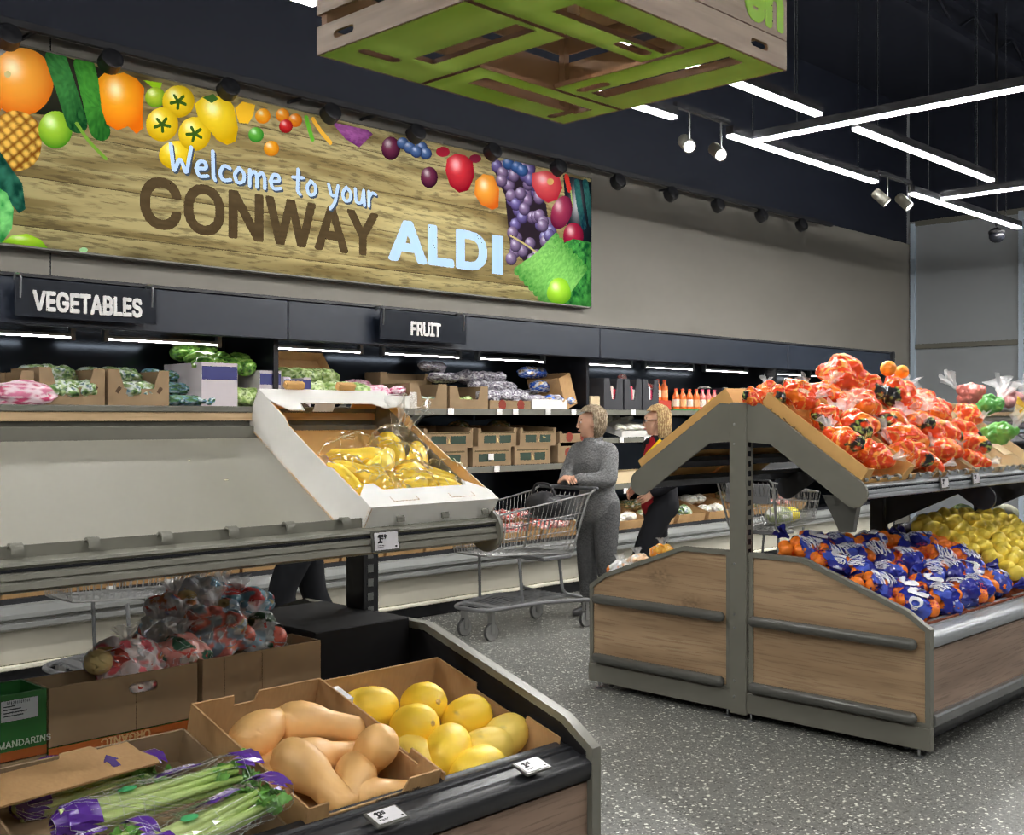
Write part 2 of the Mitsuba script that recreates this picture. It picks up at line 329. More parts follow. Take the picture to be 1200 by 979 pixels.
# ---------- produce displays (double-sided gondolas) ----------
YC = 3.21
scene['rail_alu'] = pr(L(152, 156, 160), .32, .35)
def arm_poly(top, tip):
    """Side plate of an upper shelf, in (distance from the centre line, z)."""
    p = LineString([(.10, top - .06), (.635, tip - .045)]).buffer(.068)
    return p.union(Polygon([(.05, top - .19), (.05, top + .005), (.115, top + .01), (.2, top - .07), (.2, top - .2)])).buffer(-.012).buffer(.012)
def produce_display(label, x0, x1, hd, top, sback, ends, xs_arm, clips, dark_rail=False, back=True):
    k = thing('produce_display', label, 'display stand')
    rail = 'black_metal' if dark_rail else 'rail_alu'
    sides = (-1, 1) if back else (-1,)
    slope = math.atan2(sback - 1.165, .525)
    for xe, out in ends:                                     # the end wall that closes the display
        for s in (-1, 1):
            P = lambda q: [(YC + s * a, z) for a, z in q]
            prof = [(.055, .862), (.36, .86), (hd - .11, .665), (hd, .59), (hd, .14), (.055, .14)]
            poly = Polygon(P(prof)); inner = poly.buffer(-.024, join_style=2)
            xo, xi = (xe, xe + .03) if out < 0 else (xe - .03, xe)
            d = .008 if out < 0 else -.008
            wood = add('end_panel', prism(inner, xo + max(d, 0), xi + min(d, 0)), 'wood_oak' if out < 0 else 'matte_black', k)
            add('end_trim', prism(poly.difference(inner), xo - .004, xi + .004), 'olive', k)
            if out < 0:
                for z, o0, o1 in ((.52, .10, hd - .075), (.185, .10, hd - .075)):
                    r = .027; xx = xe - r - .006
                    bk = add('bumper_rail', capsule((xx, YC + s * o0, z), (xx, YC + s * o1, z), r), 'bumper_dark', k)
                    for o in (o0 + .08, o1 - .08): put('bracket', mk(bx(xx, xe + .01, YC + s * o - .012, YC + s * o + .012, z - .012, z + .012), 'bumper_dark'), bk)
        b0, b1 = (xe - .012, xe + .028) if out < 0 else (xe - .028, xe + .012)
        add('base_plate', bx(b0, b1, YC - hd - .004, YC + hd + .004, .042, .145, .003), 'olive', k)
        px0, px1 = (xe - .02, xe + .05) if out < 0 else (xe - .05, xe + .02)
        post = add('post', bx(px0, px1, YC - .05, YC + .05, .03, top + .012, .003), 'olive' if out < 0 else 'black_metal', k)
        put('slots', mk(cat([bx(px0 + .02, px0 + .045, YC - .0515, YC - .045, z, z + .028) for z in np.arange(.2, top - .03, .05)]), 'case_black' if out < 0 else 'steel'), post)
        xs_ = px0 - .003 if out < 0 else px1 + .003
        for z in (top - .10, top - .20, .80, .54, .47, .20, .12):
            put('screw', mk(mv(ball((.004, .007, .007), s=1), TR(xs_ if out > 0 else px0, YC + .02, z)), 'steel'), post)
        for o in (-hd + .06, -.06, .08, hd - .06):
            yy = YC + o; xf = xe + (.012 if out < 0 else -.03)
            ft = add('foot', lathe([(.001, 0), (.022, 0), (.02, .008), (.006, .012), (.006, .05), (.001, .05)], 12), 'chrome', k, M=TR(xf - .0, yy, 0))
    for x in xs_arm[1:]:
        add('post', bx(x - .035, x + .035, YC - .04, YC + .04, .05, top - .02), 'black_metal', k)
    # centre hump and the cap between the two upper shelves
    add('centre_riser', bx(x0 + .03, x1 - .03, YC - .17, YC + .17, .05, .72), 'matte_black', k)
    if dark_rail: add('riser_block', bx(2.118, x1 - .032, 2.93, 3.42, .5, .872, .004), 'matte_black', k)
    add('ridge_board', bx(x0 + .01, x1 - .01, YC - .075, YC - .055, top - .052, top - .026), 'wood_pale', k)
    add('ridge_cap', cat(bx(x0 + .01, x1 - .01, YC - .08, YC + .08, top - .026, top - .006, .003), bx(x0 + .01, x1 - .01, YC - .06, YC - .045, top - .07, top - .05),
                         bx(x0 + .01, x1 - .01, YC - .085, YC - .07, top - .115, top - .068, .002)), 'olive', k)
    for s in sides:
        Y = lambda o: YC + s * o
        def PP(q, a, b): return prism(Polygon([(Y(o), z) for o, z in q]), a, b)
        # upper shelf: sloped tray, front channel, stop clips, side plates
        zs = lambda o: 1.165 + (.635 - o) * math.tan(slope)
        if dark_rail: tx = PP([(.11, zs(.11)), (.635, zs(.635)), (.635, zs(.635) - .012), (.11, zs(.11) - .014)], x0 + .012, x1 - .012)
        else: tx = cat([PP([(o, zs(o)), (o + .07, zs(o + .07)), (o + .07, zs(o + .07) - .012), (o, zs(o) - .012)], x0 + .012, x1 - .012) for o in (.11, .24, .39, .56)])
        sh = add('upper_shelf', tx, 'shelf_grey' if dark_rail else 'black_metal', k)
        for o in (.2, .36, .52):
            zz = zs(o) - .01
            put('crossbar', mk(bx(x0 + .02, x1 - .02, Y(o) - .02, Y(o) + .02, zz - .03, zz - .006), 'black_metal'), sh)
        rp = [(.635, 1.262), (.641, 1.262), (.641, 1.234), (.683, 1.228), (.686, 1.221), (.679, 1.215), (.679, 1.206), (.685, 1.201), (.687, 1.19), (.682, 1.187), (.687, 1.182), (.689, 1.168), (.66, 1.16), (.635, 1.155)]
        rk = add('price_rail', PP(rp, x0 + .012, x1 - .012), 'olive' if dark_rail else 'rail_alu', k)
        put('rail_shadow_groove', mk(PP([(.678, 1.214), (.681, 1.214), (.681, 1.207), (.678, 1.207)], x0 + .02, x1 - .02), 'case_black'), rk)
        for x in (clips if s < 0 else clips[::3]):
            a = np.linspace(-.3, PI * .95, 7); c = [( .652 + .017 * math.cos(t), 1.25 + .02 * math.sin(t)) for t in a]
            q = c + [(.652 + .012 * math.cos(t), 1.25 + .014 * math.sin(t)) for t in a[::-1]]
            put('stop_clip', mk(PP(q, x - .014, x + .014), 'olive', smooth=50), rk)
        ap = affinity.scale(arm_poly(top, 1.235), s, 1, origin=(0, 0)); ap = affinity.translate(ap, YC, 0)
        for i, x in enumerate(xs_arm):
            add('shelf_arm', prism(ap if i == 0 else affinity.translate(ap, 0, -.10), x - .007, x + .007), 'olive' if i == 0 else 'black_metal', k)
        if s < 0:
            for x in xs_arm[1:]:
                add('strut', prism(Polygon([(Y(.05), .9), (Y(.05), 1.16), (Y(.5), 1.2), (Y(.62), 1.17)]), x - .01, x + .01), 'black_metal', k)
        # lower bin: sloped deck, counter rail, front board, bumper, plinth
        add('lower_deck', PP([(.17, .67), (hd - .12, .45), (hd - .12, .43), (.17, .65)], x0 + .03, x1 - .03), 'black_metal', k)
        cr = add('counter_rail', PP([(hd - .13, .587), (hd - .122, .587), (hd - .112, .582), (hd - .098, .585), (hd - .094, .578), (hd - .08, .578), (hd - .078, .572), (hd - .04, .562), (hd - .036, .567), (hd - .03, .56), (hd - .012, .555), (hd - .003, .545), (hd - .002, .53), (hd - .01, .5), (hd - .03, .49), (hd - .13, .49)], x0 + .03, x1 - .03), rail, k, smooth=50)
        add('front_board', PP([(hd - .02, .49), (hd - .02, .15), (hd - .04, .15), (hd - .04, .49)], x0 + .03, x1 - .03), 'wood_grey', k)
        add('front_bumper', cat(PP([(hd + .004, .20), (hd + .012, .19), (hd + .012, .16), (hd + .002, .145), (hd - .02, .145), (hd - .02, .20)], x0 + .03, x1 - .03)), 'steel', k)
        add('plinth', PP([(hd - .02, .145), (hd - .02, .11), (hd - .12, .11), (hd - .12, .02), (hd - .14, .02), (hd - .14, .145)], x0 + .03, x1 - .03), 'case_black', k)
        if s < 0 and ends[0][1] < 0:
            add('caster', mv(trimesh.creation.cylinder(.035, .03, sections=18), TR(x0 + .09, Y(hd - .06), .045) @ RX(PI / 2)), 'case_black', k)
    return k, slope
RX0, LX1 = 4.972, 2.543
def xr(px, py, Y=2.56): return float(at(px, py, Y=Y)[0])
lclips = [xr(p, 640 - .088 * p, 2.57) for p in (15, 105, 190, 268, 335, 400)] + [xr(463, 604, 2.57), xr(515, 600, 2.57), xr(562, 596, 2.57)] + [.62, .8]
disp_l, SL = produce_display('near olive-grey produce display, its upper shelf empty but for a white carton', .3, LX1, 1.092, 1.592, 1.485, [(LX1, 1)], [LX1 - .012, .4], lclips, True)
rclips = [RX0 + .06 + .118 * i for i in range(22)]
disp_r, SR = produce_display('olive-grey produce display with oak end panels, heaped with bagged oranges', RX0, 9.2, 1.005, 1.615, 1.525, [(RX0, -1)], [RX0 + .0, 6.51, 8.07], rclips, False)
w_ = [at(*q, X=5.08)[1:] for q in ((966, 580), (1009, 582), (1001, 624), (986, 624))]
add('shelf_bracket', prism(Polygon([tuple(a) for a in w_]), 5.06, 5.10), 'bumper_dark', disp_r)

# ---------- refrigerated wall case ----------
def wall_case():
    k = thing('refrigerated_case', 'long black refrigerated wall case with dark canopy, full of boxed produce', 'fridge')
    x0, x1 = -1.2, 13.69; cuts = [-1.2, 1.2, 4.55, 7.93, 11.2, x1]
    for a, b in zip(cuts, cuts[1:]):
        add('canopy_panel', cat(bx(a + .004, b - .004, 6.6, 6.66, 2.09, 2.365, .006)), 'navy_panel', k)
        add('canopy_lip', bx(a, b, 6.59, 6.67, 2.367, 2.387), 'black_metal', k)
        add('canopy_roof', bx(a, b, 6.66, 7.48, 2.3, 2.366), 'black_metal', k)
        add('case_ceiling', bx(a, b, 6.66, 7.4, 2.13, 2.15), 'case_black', k)
        add('air_grille', cat([bx(x, x + .012, 6.70, 6.9, 2.115, 2.122) for x in np.arange(a + .05, b - .05, .05)] + [bx(a + .05, b - .05, y, y + .008, 2.115, 2.122) for y in (6.70, 6.75, 6.8, 6.85)]), 'steel', k)
        add('mirror_back', bx(a, b, 7.38, 7.42, .3, 2.13), 'case_mirror', k)
        add('kick', bx(a, b, 6.62, 6.7, 0, .13), 'case_black', k)
        add('lower_front', bx(a + .003, b - .003, 6.56, 6.62, .135, .37, .004), 'case_beige', k)
        add('bumper', cat(prism(Polygon([(6.5, .44), (6.49, .43), (6.49, .405), (6.52, .395), (6.52, .385), (6.495, .375), (6.495, .35), (6.52, .335), (6.6, .335), (6.62, .47), (6.53, .47)]), a, b)), 'bumper_grey', k, smooth=20)
        add('foot_rail', bx(a, b, 6.535, 6.57, .105, .132, .006), 'pale_rail', k)
        add('well', cat(bx(a, b, 6.62, 7.4, .38, .42), bx(a, b, 6.62, 6.65, .42, .50)), 'black_metal', k)
        for z in ((1.62, 1.14) if b < 8 else (1.62, 1.36, .92)):
            sh = add('shelf', bx(a + .02, b - .02, 6.74, 7.36, z - .04, z - .018), 'black_metal', k)
            put('price_channel', mk(bx(a + .02, b - .02, 6.715, 6.74, z - .05, z + .002, .003), 'olive'), sh)
            for x in np.arange(a + .05, b, .83):
                put('bracket', mk(prism(Polygon([(6.8, z - .04), (7.36, z - .04), (7.36, z - .1)]), x - .004, x + .004), 'black_metal'), sh)
        add('divider', bx(b - .02, b + .02, 6.75, 7.4, .42, 2.13), 'case_black', k)
        for j, x in enumerate(np.arange(a + .12, b - .5, 1.05)):
            t = bx(x, x + .8, 6.98, 7.0, 2.05, 2.062); sp = {**mk(t, 'vmatte', (.9, .9, .9), False), 'emitter': {'type': 'area', 'radiance': rgb(CASE_LED * LED_RGB)}}
            tu = put('case_lamp', sp, k)
            put('lamp_holder', mk(cat(bx(x - .03, x, 6.97, 7.01, 2.04, 2.13), bx(x + .8, x + .83, 6.97, 7.01, 2.04, 2.13), bx(x, x + .8, 6.975, 7.005, 2.063, 2.08)), 'steel'), tu)
    add('end_cap', bx(x1, x1 + .05, 6.56, 7.48, 0, 2.387), 'black_metal', k)
    return k
scene['case_mirror'] = pr(L(46, 52, 60), .16, .85)
scene['case_beige'] = pr(L(178, 174, 160), .4, spec=.35)
scene['bumper_grey'] = pr(L(150, 152, 150), .3, .35)
scene['pale_rail'] = pr(L(226, 222, 204), .4, spec=.4)
wall_case()

# ---------- hanging department signs on the canopy ----------
def dept_sign(text, label, pa, pb, tx0, tx1, z0, z1, th, sx):
    k = thing('department_sign', label, 'sign')
    xa, xb = at(*pa, Y=6.52)[0], at(*pb, Y=6.52)[0]
    own_k = add('sign_plate', bx(xa, xb, 6.515, 6.523, z0, z1), 'sign_smoke', k)
    p = text_poly(text, 1.0, True, .035); w = p.bounds[2] - p.bounds[0]
    ta, tb = at(tx0, pa[1], Y=6.515)[0], at(tx1, pa[1], Y=6.515)[0]
    p = affinity.scale(affinity.translate(p, -p.bounds[0], 0), (tb - ta) / w, th, origin=(0, 0))
    zc = (z0 + z1) / 2 - th / 2 - .012
    add('lettering', mv(prism(p, 0, .006, 'XZY'), TR(ta, 6.507, zc)), 'vmatte', k, L(226, 226, 224))
    for x in (xa + .03, xb - .03):
        add('hanger', tube(arc([(x, 6.515, z1 - .11), (x, 6.505, z1 + .02), (x, 6.59, z1 + .035), (x, 6.6, z1)], .02), .006, 6), 'chrome', k)
scene['sign_smoke'] = pr(L(34, 37, 43), .12, spec=.6)
dept_sign('VEGETABLES', 'black sign with white letters VEGETABLES hung on the case canopy', (17, 330), (183, 345), 38, 166, 2.13, 2.345, .105, 1)
dept_sign('FRUIT', 'black sign with white letters FRUIT hung on the case canopy', (445, 370), (546, 380), 481, 516, 2.13, 2.345, .095, 1)

# ---------- printed light-box banner ----------
BY = 7.38
def f_board(p, n, uv):
    """Printed picture of old planks."""
    pl = dr.floor(p.z * 3.1 + .35)
    r = cell_rand(pl, 3)
    x, z = p.x + r * 17, p.z
    w = noise(x * .9, z * 4, r * 9) * .12
    big = fbm(x * .8, (z + w) * 13, r * 5, 3); fine = fbm(x * 10, (z + w * .6) * 62, 3, 3)
    kd, k2, kr = voronoi(x * .9, z * 1.6)
    c = mix(C3(L(140, 122, 80)), C3(L(198, 182, 130)), smoothstep(.3, .7, big))
    c = mix(c, C3(L(86, 74, 52)), smoothstep(.45, .8, fine) * .6)
    c = mix(c, C3(L(84, 70, 46)), dr.select(kr > .5, smoothstep(.2, .03, kd), 0.0) * .8)
    e = p.z * 3.1 + .35 - pl
    c = mix(c, C3(L(60, 50, 36)), smoothstep(.035, .0, e) * .8)
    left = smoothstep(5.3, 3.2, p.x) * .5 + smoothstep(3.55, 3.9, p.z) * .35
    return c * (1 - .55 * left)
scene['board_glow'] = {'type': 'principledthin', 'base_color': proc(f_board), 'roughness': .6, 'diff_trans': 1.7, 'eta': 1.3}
scene['print_glow'] = {'type': 'principledthin', 'base_color': VC, 'roughness': .6, 'diff_trans': 1.7, 'eta': 1.3}
def uv_of(px, py): p = at(px, py, Y=BY); return np.array([p[0], p[2]])
def PXY(pts): return Polygon([uv_of(*q) for q in pts]).buffer(0)
def ell(c, r, rot=0, n=28, wob=0, seed=0):
    a = np.arange(n) * 2 * PI / n; k = 1 + wob * np.sin(3 * a + seed) + wob * .6 * np.sin(5 * a + 2 * seed); ca, sa = math.cos(rot), math.sin(rot)
    x, y = r[0] * k * np.cos(a), r[1] * k * np.sin(a)
    return PXY(np.stack([c[0] + x * ca - y * sa, c[1] + x * sa + y * ca], 1))
def stroke(pts, w):
    q = np.array([uv_of(*p) for p in pts])
    return LineString(arc(np.c_[q, 0 * q[:, 0]], .1)[:, :2]).buffer(w / 2)
PIECES = []                                                    # (shape, light colour, dark colour, texture)
def piece(shape, lit, dark, tex=0): PIECES.append((shape, L(*lit), L(*dark), tex))
def fruit_print():
    e = piece
    e(PXY([(-60, 30), (-60, 120), (130, 145), (165, 125), (150, 90), (40, 55)]), (52, 50, 40), (24, 28, 22), 1)       # shade behind the fruit
    e(ell((-35, 110), (40, 44)), (240, 160, 60), (180, 90, 20), 1)
    e(ell((25, 96), (38, 40)), (246, 176, 66), (206, 104, 24), 1); e(ell((9, 87), (4, 4)), (210, 200, 140), (140, 130, 70))
    e(ell((16, 166), (34, 36), .4, wob=.03), (230, 186, 86), (120, 72, 24), 3)
    e(ell((65, 152), (20, 22)), (170, 210, 60), (70, 130, 30), 1)
    e(stroke([(66, 70), (78, 105), (90, 143)], .15), (70, 140, 70), (16, 60, 30), 2); e(stroke([(90, 145), (104, 166), (124, 186)], .025), (120, 160, 60), (60, 110, 40))
    e(stroke([(99, 78), (108, 115), (117, 152)], .15), (80, 160, 60), (20, 76, 30), 2)
    e(PXY([(115, 92), (124, 84), (135, 87), (145, 85), (160, 92), (169, 103), (167, 135), (168, 150), (160, 157), (150, 148), (138, 153), (125, 146), (119, 128)]), (255, 182, 40), (226, 110, 16), 1)
    e(PXY([(168, 94), (190, 97), (188, 104), (178, 102)]), (160, 210, 40), (90, 150, 30))
    e(ell((182, 114), (12, 12)), (190, 214, 60), (90, 140, 30), 1)
    for c, r in (((207, 182), (21, 17)), ((209, 119), (19, 19)), ((190, 146), (19, 20)), ((228, 157), (19, 20))):
        e(ell(c, r), (250, 220, 50), (190, 150, 10), 1)
        if c[1] < 170:
            for a in range(5): e(stroke([c, (c[0] + 9 * math.cos(a * 1.26 + c[0]), c[1] + 8 * math.sin(a * 1.26 + c[0]))], .022), (60, 90, 30), (40, 60, 20))
    e(PXY([(228, 122), (238, 113), (252, 112), (268, 116), (274, 125), (279, 150), (276, 166), (266, 170), (254, 164), (245, 152), (232, 138)]), (252, 222, 50), (206, 164, 14), 1)
    e(PXY([(237, 114), (250, 110), (256, 116), (248, 121)]), (70, 110, 50), (40, 70, 30))
    e(PXY([(275, 127), (284, 119), (299, 123), (297, 135), (291, 145), (280, 144)]), (250, 196, 50), (220, 140, 20))
    for c, r, a, b in (((308, 136), 9, (250, 180, 50), (216, 120, 20)), ((331, 135), 8, (250, 170, 50), (200, 100, 20)), ((346, 141), 8, (244, 150, 40), (190, 90, 20)), ((335, 148), 8, (220, 50, 50), (130, 20, 24)),
                       ((300, 158), 9, (110, 190, 70), (40, 120, 40)), ((318, 174), 9, (244, 170, 40), (190, 110, 20))): e(ell(c, (r, r)), a, b, 1)
    e(stroke([(359, 138), (362, 150), (366, 163)], .04), (110, 190, 60), (40, 110, 30)); e(stroke([(367, 140), (375, 153), (387, 167)], .04), (250, 190, 70), (200, 120, 30))
    e(PXY([(388, 143), (402, 146), (430, 152), (437, 157), (421, 173), (405, 163)]), (190, 110, 180), (90, 30, 90), 2)
    for c, r in (((458, 174), 11), ((503, 208), 10)): e(ell(c, (r, r * 1.25)), (120, 50, 80), (40, 14, 30), 1)
    for c in ((472, 168), (480, 173), (494, 173), (499, 180), (488, 178)): e(ell(c, (7, 7)), (90, 120, 170), (30, 40, 80), 1)
    e(ell((519, 178), (8, 6)), (170, 40, 60), (80, 14, 30)); e(ell((557, 186), (7, 5)), (130, 40, 60), (60, 14, 30))
    e(PXY([(524, 186), (534, 180), (545, 182), (554, 190), (556, 206), (549, 223), (538, 226), (527, 217), (522, 200)]), (226, 60, 70), (130, 14, 34), 1)
    e(PXY([(557, 212), (566, 204), (578, 206), (585, 222), (584, 243), (577, 246), (564, 240), (556, 228)]), (244, 176, 66), (206, 96, 30), 1)
    g = random.Random(5)
    e(PXY([(575, 190), (612, 197), (640, 240), (648, 300), (616, 308), (598, 290), (592, 230)]), (46, 36, 44), (26, 20, 28))
    for i in range(62):
        t = g.random(); y = 194 + 112 * t; x0, x1 = 580 + 18 * min(t * 2, 1), 622 + 24 * min(t * 1.6, 1)
        x = x0 + (x1 - x0) * g.random()
        e(ell((x, y), (6.6, 7.6)), (150, 126, 160) if i % 3 else (124, 110, 170), (50, 36, 66), 1)
    e(stroke([(598, 276), (618, 288), (634, 300)], .02), (200, 180, 120), (170, 140, 90))
    for c in ((596, 192), (606, 196), (612, 200)): e(ell(c, (7, 7)), (80, 120, 180), (30, 46, 90), 1)
    e(PXY([(624, 203), (640, 200), (655, 206), (659, 220), (653, 234), (642, 238), (630, 230), (623, 216)]), (232, 96, 96), (176, 40, 56), 1); e(ell((645, 213), (4, 4)), (220, 180, 110), (120, 60, 50))
    e(PXY([(660, 205), (694, 214), (697, 330), (672, 300), (664, 260)]), (30, 38, 46), (16, 24, 30), 1)
    e(stroke([(664, 208), (667, 222)], .07), (220, 60, 50), (160, 30, 30)); e(stroke([(669, 224), (671, 242)], .02), (170, 190, 110), (120, 150, 80))
    for q in ([(676, 215), (679, 240), (684, 264)], [(686, 215), (690, 240), (693, 262)]): e(stroke(q, .09), (60, 120, 110), (14, 40, 60), 2)
    e(ell((658, 249), (12, 20), .3), (170, 60, 90), (90, 20, 50), 1); e(ell((672, 277), (12, 16)), (180, 40, 70), (90, 14, 40), 1)
    e(PXY([(660, 285), (672, 280), (697, 285), (699, 364), (640, 357), (646, 320), (650, 300)]), (86, 170, 80), (24, 84, 44), 4)
    for i in range(7):
        x1, y1 = 606 + i * 5.5, 318 + i * 6; e(stroke([(x1, y1), (x1 + 26, y1 - 18 + i), (x1 + 46, y1 - 40)], .085), (160, 214, 120), (70, 140, 60), 2)
    e(ell((655, 342), (14, 16), wob=.04), (190, 230, 70), (110, 170, 40), 1)
    e(PXY([(-60, 190), (0, 178), (12, 196), (26, 215), (30, 245), (22, 250), (10, 235), (-60, 240)]), (50, 110, 90), (16, 56, 46), 4)
    e(PXY([(-60, 210), (-10, 215), (8, 226), (16, 245), (14, 268), (2, 285), (-60, 290)]), (140, 214, 130), (50, 140, 70), 4)
    e(PXY([(2, 284), (14, 276), (32, 274), (48, 281), (56, 291)]), (190, 230, 60), (130, 190, 40), 1)
    e(ell((98, 293), (5, 3)), (190, 240, 180), (110, 190, 120))
    # writing
    b = (84, 66, 46)
    def fit(t, x0, x1, ytop0, ybot0, fat, mode='bold'):
        p = text_poly(t, 1.0, True, fat); u0, u1 = uv_of(x0, ybot0)[0], uv_of(x1, ybot0)[0]
        z1, z0 = uv_of(x0, ytop0)[1], uv_of(x0, ybot0)[1]; bb = p.bounds
        return affinity.affine_transform(p, [(u1 - u0) / (bb[2] - bb[0]), 0, 0, (z1 - z0) / (bb[3] - bb[1]), u0 - bb[0] * (u1 - u0) / (bb[2] - bb[0]), z0 - bb[1] * (z1 - z0) / (bb[3] - bb[1])])
    e(fit('CONWAY', 164, 443, 204, 266, .022), (96, 80, 56), (70, 56, 38), 5)
    ald = fit('ALD', 455, 571, 255, 305, .035); e(ald, (186, 214, 250), (186, 214, 250)); bb = ald.bounds; e(sbox(uv_of(576, 300)[0], bb[1], uv_of(590, 300)[0], bb[3]), (186, 214, 250), (186, 214, 250))
    z0 = uv_of(205, 203)[1]; u0, u1 = uv_of(200, 203)[0], uv_of(443, 203)[0]
    S = {'W': ([[(0, 1), (.1, 0), (.3, .62), (.5, 0), (.66, 1.02)]], .78), 'e': ([[(.04, .3), (.4, .36), (.34, .6), (.14, .58), (.04, .3), (.14, .02), (.42, .1)]], .52), 'l': ([[(.08, 1.02), (.1, .1), (.16, 0)]], .26),
         'c': ([[(.4, .52), (.2, .6), (.04, .3), (.16, .02), (.42, .1)]], .5), 'o': ([[(.22, .6), (.04, .32), (.16, .02), (.38, .1), (.42, .42), (.22, .6)]], .54), 'm': ([[(.06, .6), (.06, 0)], [(.06, .4), (.24, .6), (.32, .4), (.32, 0)], [(.32, .4), (.5, .6), (.6, .4), (.6, 0)]], .76),
         't': ([[(.22, .95), (.2, .1), (.3, 0)], [(.02, .62), (.42, .66)]], .5), 'y': ([[(.04, .6), (.14, .16), (.36, .2)], [(.42, .6), (.3, -.1), (.1, -.36)]], .54), 'u': ([[(.05, .6), (.08, .06), (.32, .06), (.4, .6)], [(.4, .6), (.44, 0)]], .56), 'r': ([[(.06, .6), (.07, 0)], [(.07, .34), (.2, .58), (.36, .52)]], .46), ' ': ([], .34)}
    x, shapes = 0., []
    for ch in 'Welcome to your':
        for st in S[ch][0]: shapes.append(LineString(arc(np.array([(x + a, c, 0) for a, c in st]), .22, 6)[:, :2]).buffer(.064))
        x += S[ch][1]
    h = uv_of(212, 166)[1] - uv_of(212, 202)[1]
    t = affinity.affine_transform(unary_union(shapes), [(u1 - u0) / x, 0, 0, h * .92, u0, z0 + .0])
    e(affinity.translate(t, .012, -.014), (70, 80, 96), (60, 66, 80)); e(t, (190, 216, 255), (180, 206, 250))
def banner():
    k = thing('welcome_banner', 'long backlit banner with printed fruit and the words Welcome to your CONWAY', 'banner')
    fruit_print()
    x0, x1 = 1.7, float(uv_of(691, 213)[0]) + .02; z0, z1 = 2.665, 3.955
    full = sbox(x0, z0, x1, z1); rest = full; V, Fc, Cc, nv = [], [], [], 0
    taken = None; out = []
    for sh, a, d, tex in reversed(PIECES):
        s = sh.buffer(0).intersection(full)
        if taken is not None: s = s.difference(taken)
        out.append((s, sh, a, d, tex)); taken = sh if taken is None else taken.union(sh)
    rest = full.difference(taken)
    rs = np.random.default_rng(3)
    for s, sh, a, d, tex in out:
        for g in getattr(s, 'geoms', [s]):
            if g.geom_type != 'Polygon' or g.area < 2e-5: continue
            v, f = trimesh.creation.triangulate_polygon(g, engine='earcut')
            v = np.c_[v, np.zeros(len(v))]
            if tex: v, f = trimesh.remesh.subdivide_to_size(v, f, .035 if tex not in (3, 4) else .022)
            v = v[:, :2]; c0 = np.array(sh.centroid.coords[0]); bb = sh.bounds; r = np.array([bb[2] - bb[0], bb[3] - bb[1]]) / 2 + 1e-6
            q = (v - c0) / r
            if tex in (0, 5): t = np.zeros(len(v))
            else: t = np.clip(np.hypot(q[:, 0] + .22, q[:, 1] - .28) / 1.25, 0, 1) ** 1.6
            if tex == 2: t = np.clip(t * .6 + .5 * meshkit.noise(np.c_[v * 60, v[:, 0] * 0]), 0, 1)
            if tex == 3:
                w = np.abs(np.sin((v[:, 0] + v[:, 1]) * 38)) * np.abs(np.sin((v[:, 0] - v[:, 1]) * 38)); t = np.clip(.9 - w * 1.3 + t * .3, 0, 1)
            if tex == 4: t = np.clip(meshkit.fbm(np.c_[v * 22, v[:, 0] * 0], 3) * 2 - .5, 0, 1)
            if tex == 5: t = meshkit.fbm(np.c_[v[:, 0] * 6, v[:, 1] * 60, v[:, 0] * 0], 3)
            col = a * (1 - t[:, None]) + d * t[:, None]
            if tex == 1: col = col + .5 * np.exp(-((q[:, 0] + .3) ** 2 + (q[:, 1] - .35) ** 2) * 14)[:, None]
            V.append(v); Fc.append(np.asarray(f) + nv); Cc.append(col); nv += len(v)
    V = np.vstack(V); m = trimesh.Trimesh(np.c_[V[:, 0], np.full(len(V), BY), V[:, 1]], np.vstack(Fc), process=False); C = np.vstack(Cc)
    put('fruit_print', mikit.ply(m, 'print_glow', color=np.clip(C, 0, 1)), k, label='printed fruit, vegetables and lettering')
    bm = []
    for g in getattr(rest, 'geoms', [rest]):
        v, f = trimesh.creation.triangulate_polygon(g, engine='earcut'); bm.append(trimesh.Trimesh(np.c_[v[:, 0], np.full(len(v), BY), v[:, 1]], f, process=False))
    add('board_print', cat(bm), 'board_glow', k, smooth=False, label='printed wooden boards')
    fr = full.buffer(.012, join_style=2).difference(full)
    add('frame', prism(fr, BY - .004, WY - .002, 'XZY'), 'olive', k)
    add('back', bx(x0, x1, WY - .012, WY - .004, z0, z1), 'vmatte', k, (.8, .8, .8))
    pn = trimesh.Trimesh([[x0 + .02, WY - .02, z0 + .02], [x1 - .02, WY - .02, z0 + .02], [x1 - .02, WY - .02, z1 - .02], [x0 + .02, WY - .02, z1 - .02]], [[0, 1, 2], [0, 2, 3]], process=False)
    put('glow_panel', {**mk(pn, 'vmatte', (.8, .8, .8), False), 'emitter': {'type': 'area', 'radiance': rgb(BANNER_GLOW * np.array([.96, 1, 1.04]))}}, k)
banner()

# ---------- rail with round spotlights above the banner ----------
def top_rail():
    k = thing('lamp_rail', 'long black rail along the top of the wall, above the banner', 'rail')
    own(k, bx(1.6, 13.45, 7.27, 7.31, 4.035, 4.085, .004), 'black_metal')
    for i, px in enumerate((10, 130, 268, 388, 488, 578, 655, 725, 787, 842, 893, 940)):
        x = float(at(px, 38 + .239 * px, Y=7.25)[0])
        s = thing('rail_spotlight', f'round black spotlight on the wall rail, {ORD[i]} from the left picture edge', 'spotlight', 'round spotlights on the wall rail')
        M = TR(x, 7.25, 3.955) @ look((.1, 1, -.35))
        add('head', mv(lathe([(.001, -.05), (.05, -.05), (.075, -.035), (.078, .05), (.07, .05), (.066, .02), (.001, .02)], 18), M), 'black_metal', s)
        add('stem', bx(x - .012, x + .012, 7.27, 7.3, 3.97, 4.034), 'black_metal', s)
    for i, px in enumerate((40, 355, 440, 668, 790)):
        x = float(at(px, 38 + .239 * px, Y=7.3)[0]); add('bracket', bx(x - .01, x + .01, 7.3, 7.5, 4.03, 4.05), 'black_metal', k)
top_rail()

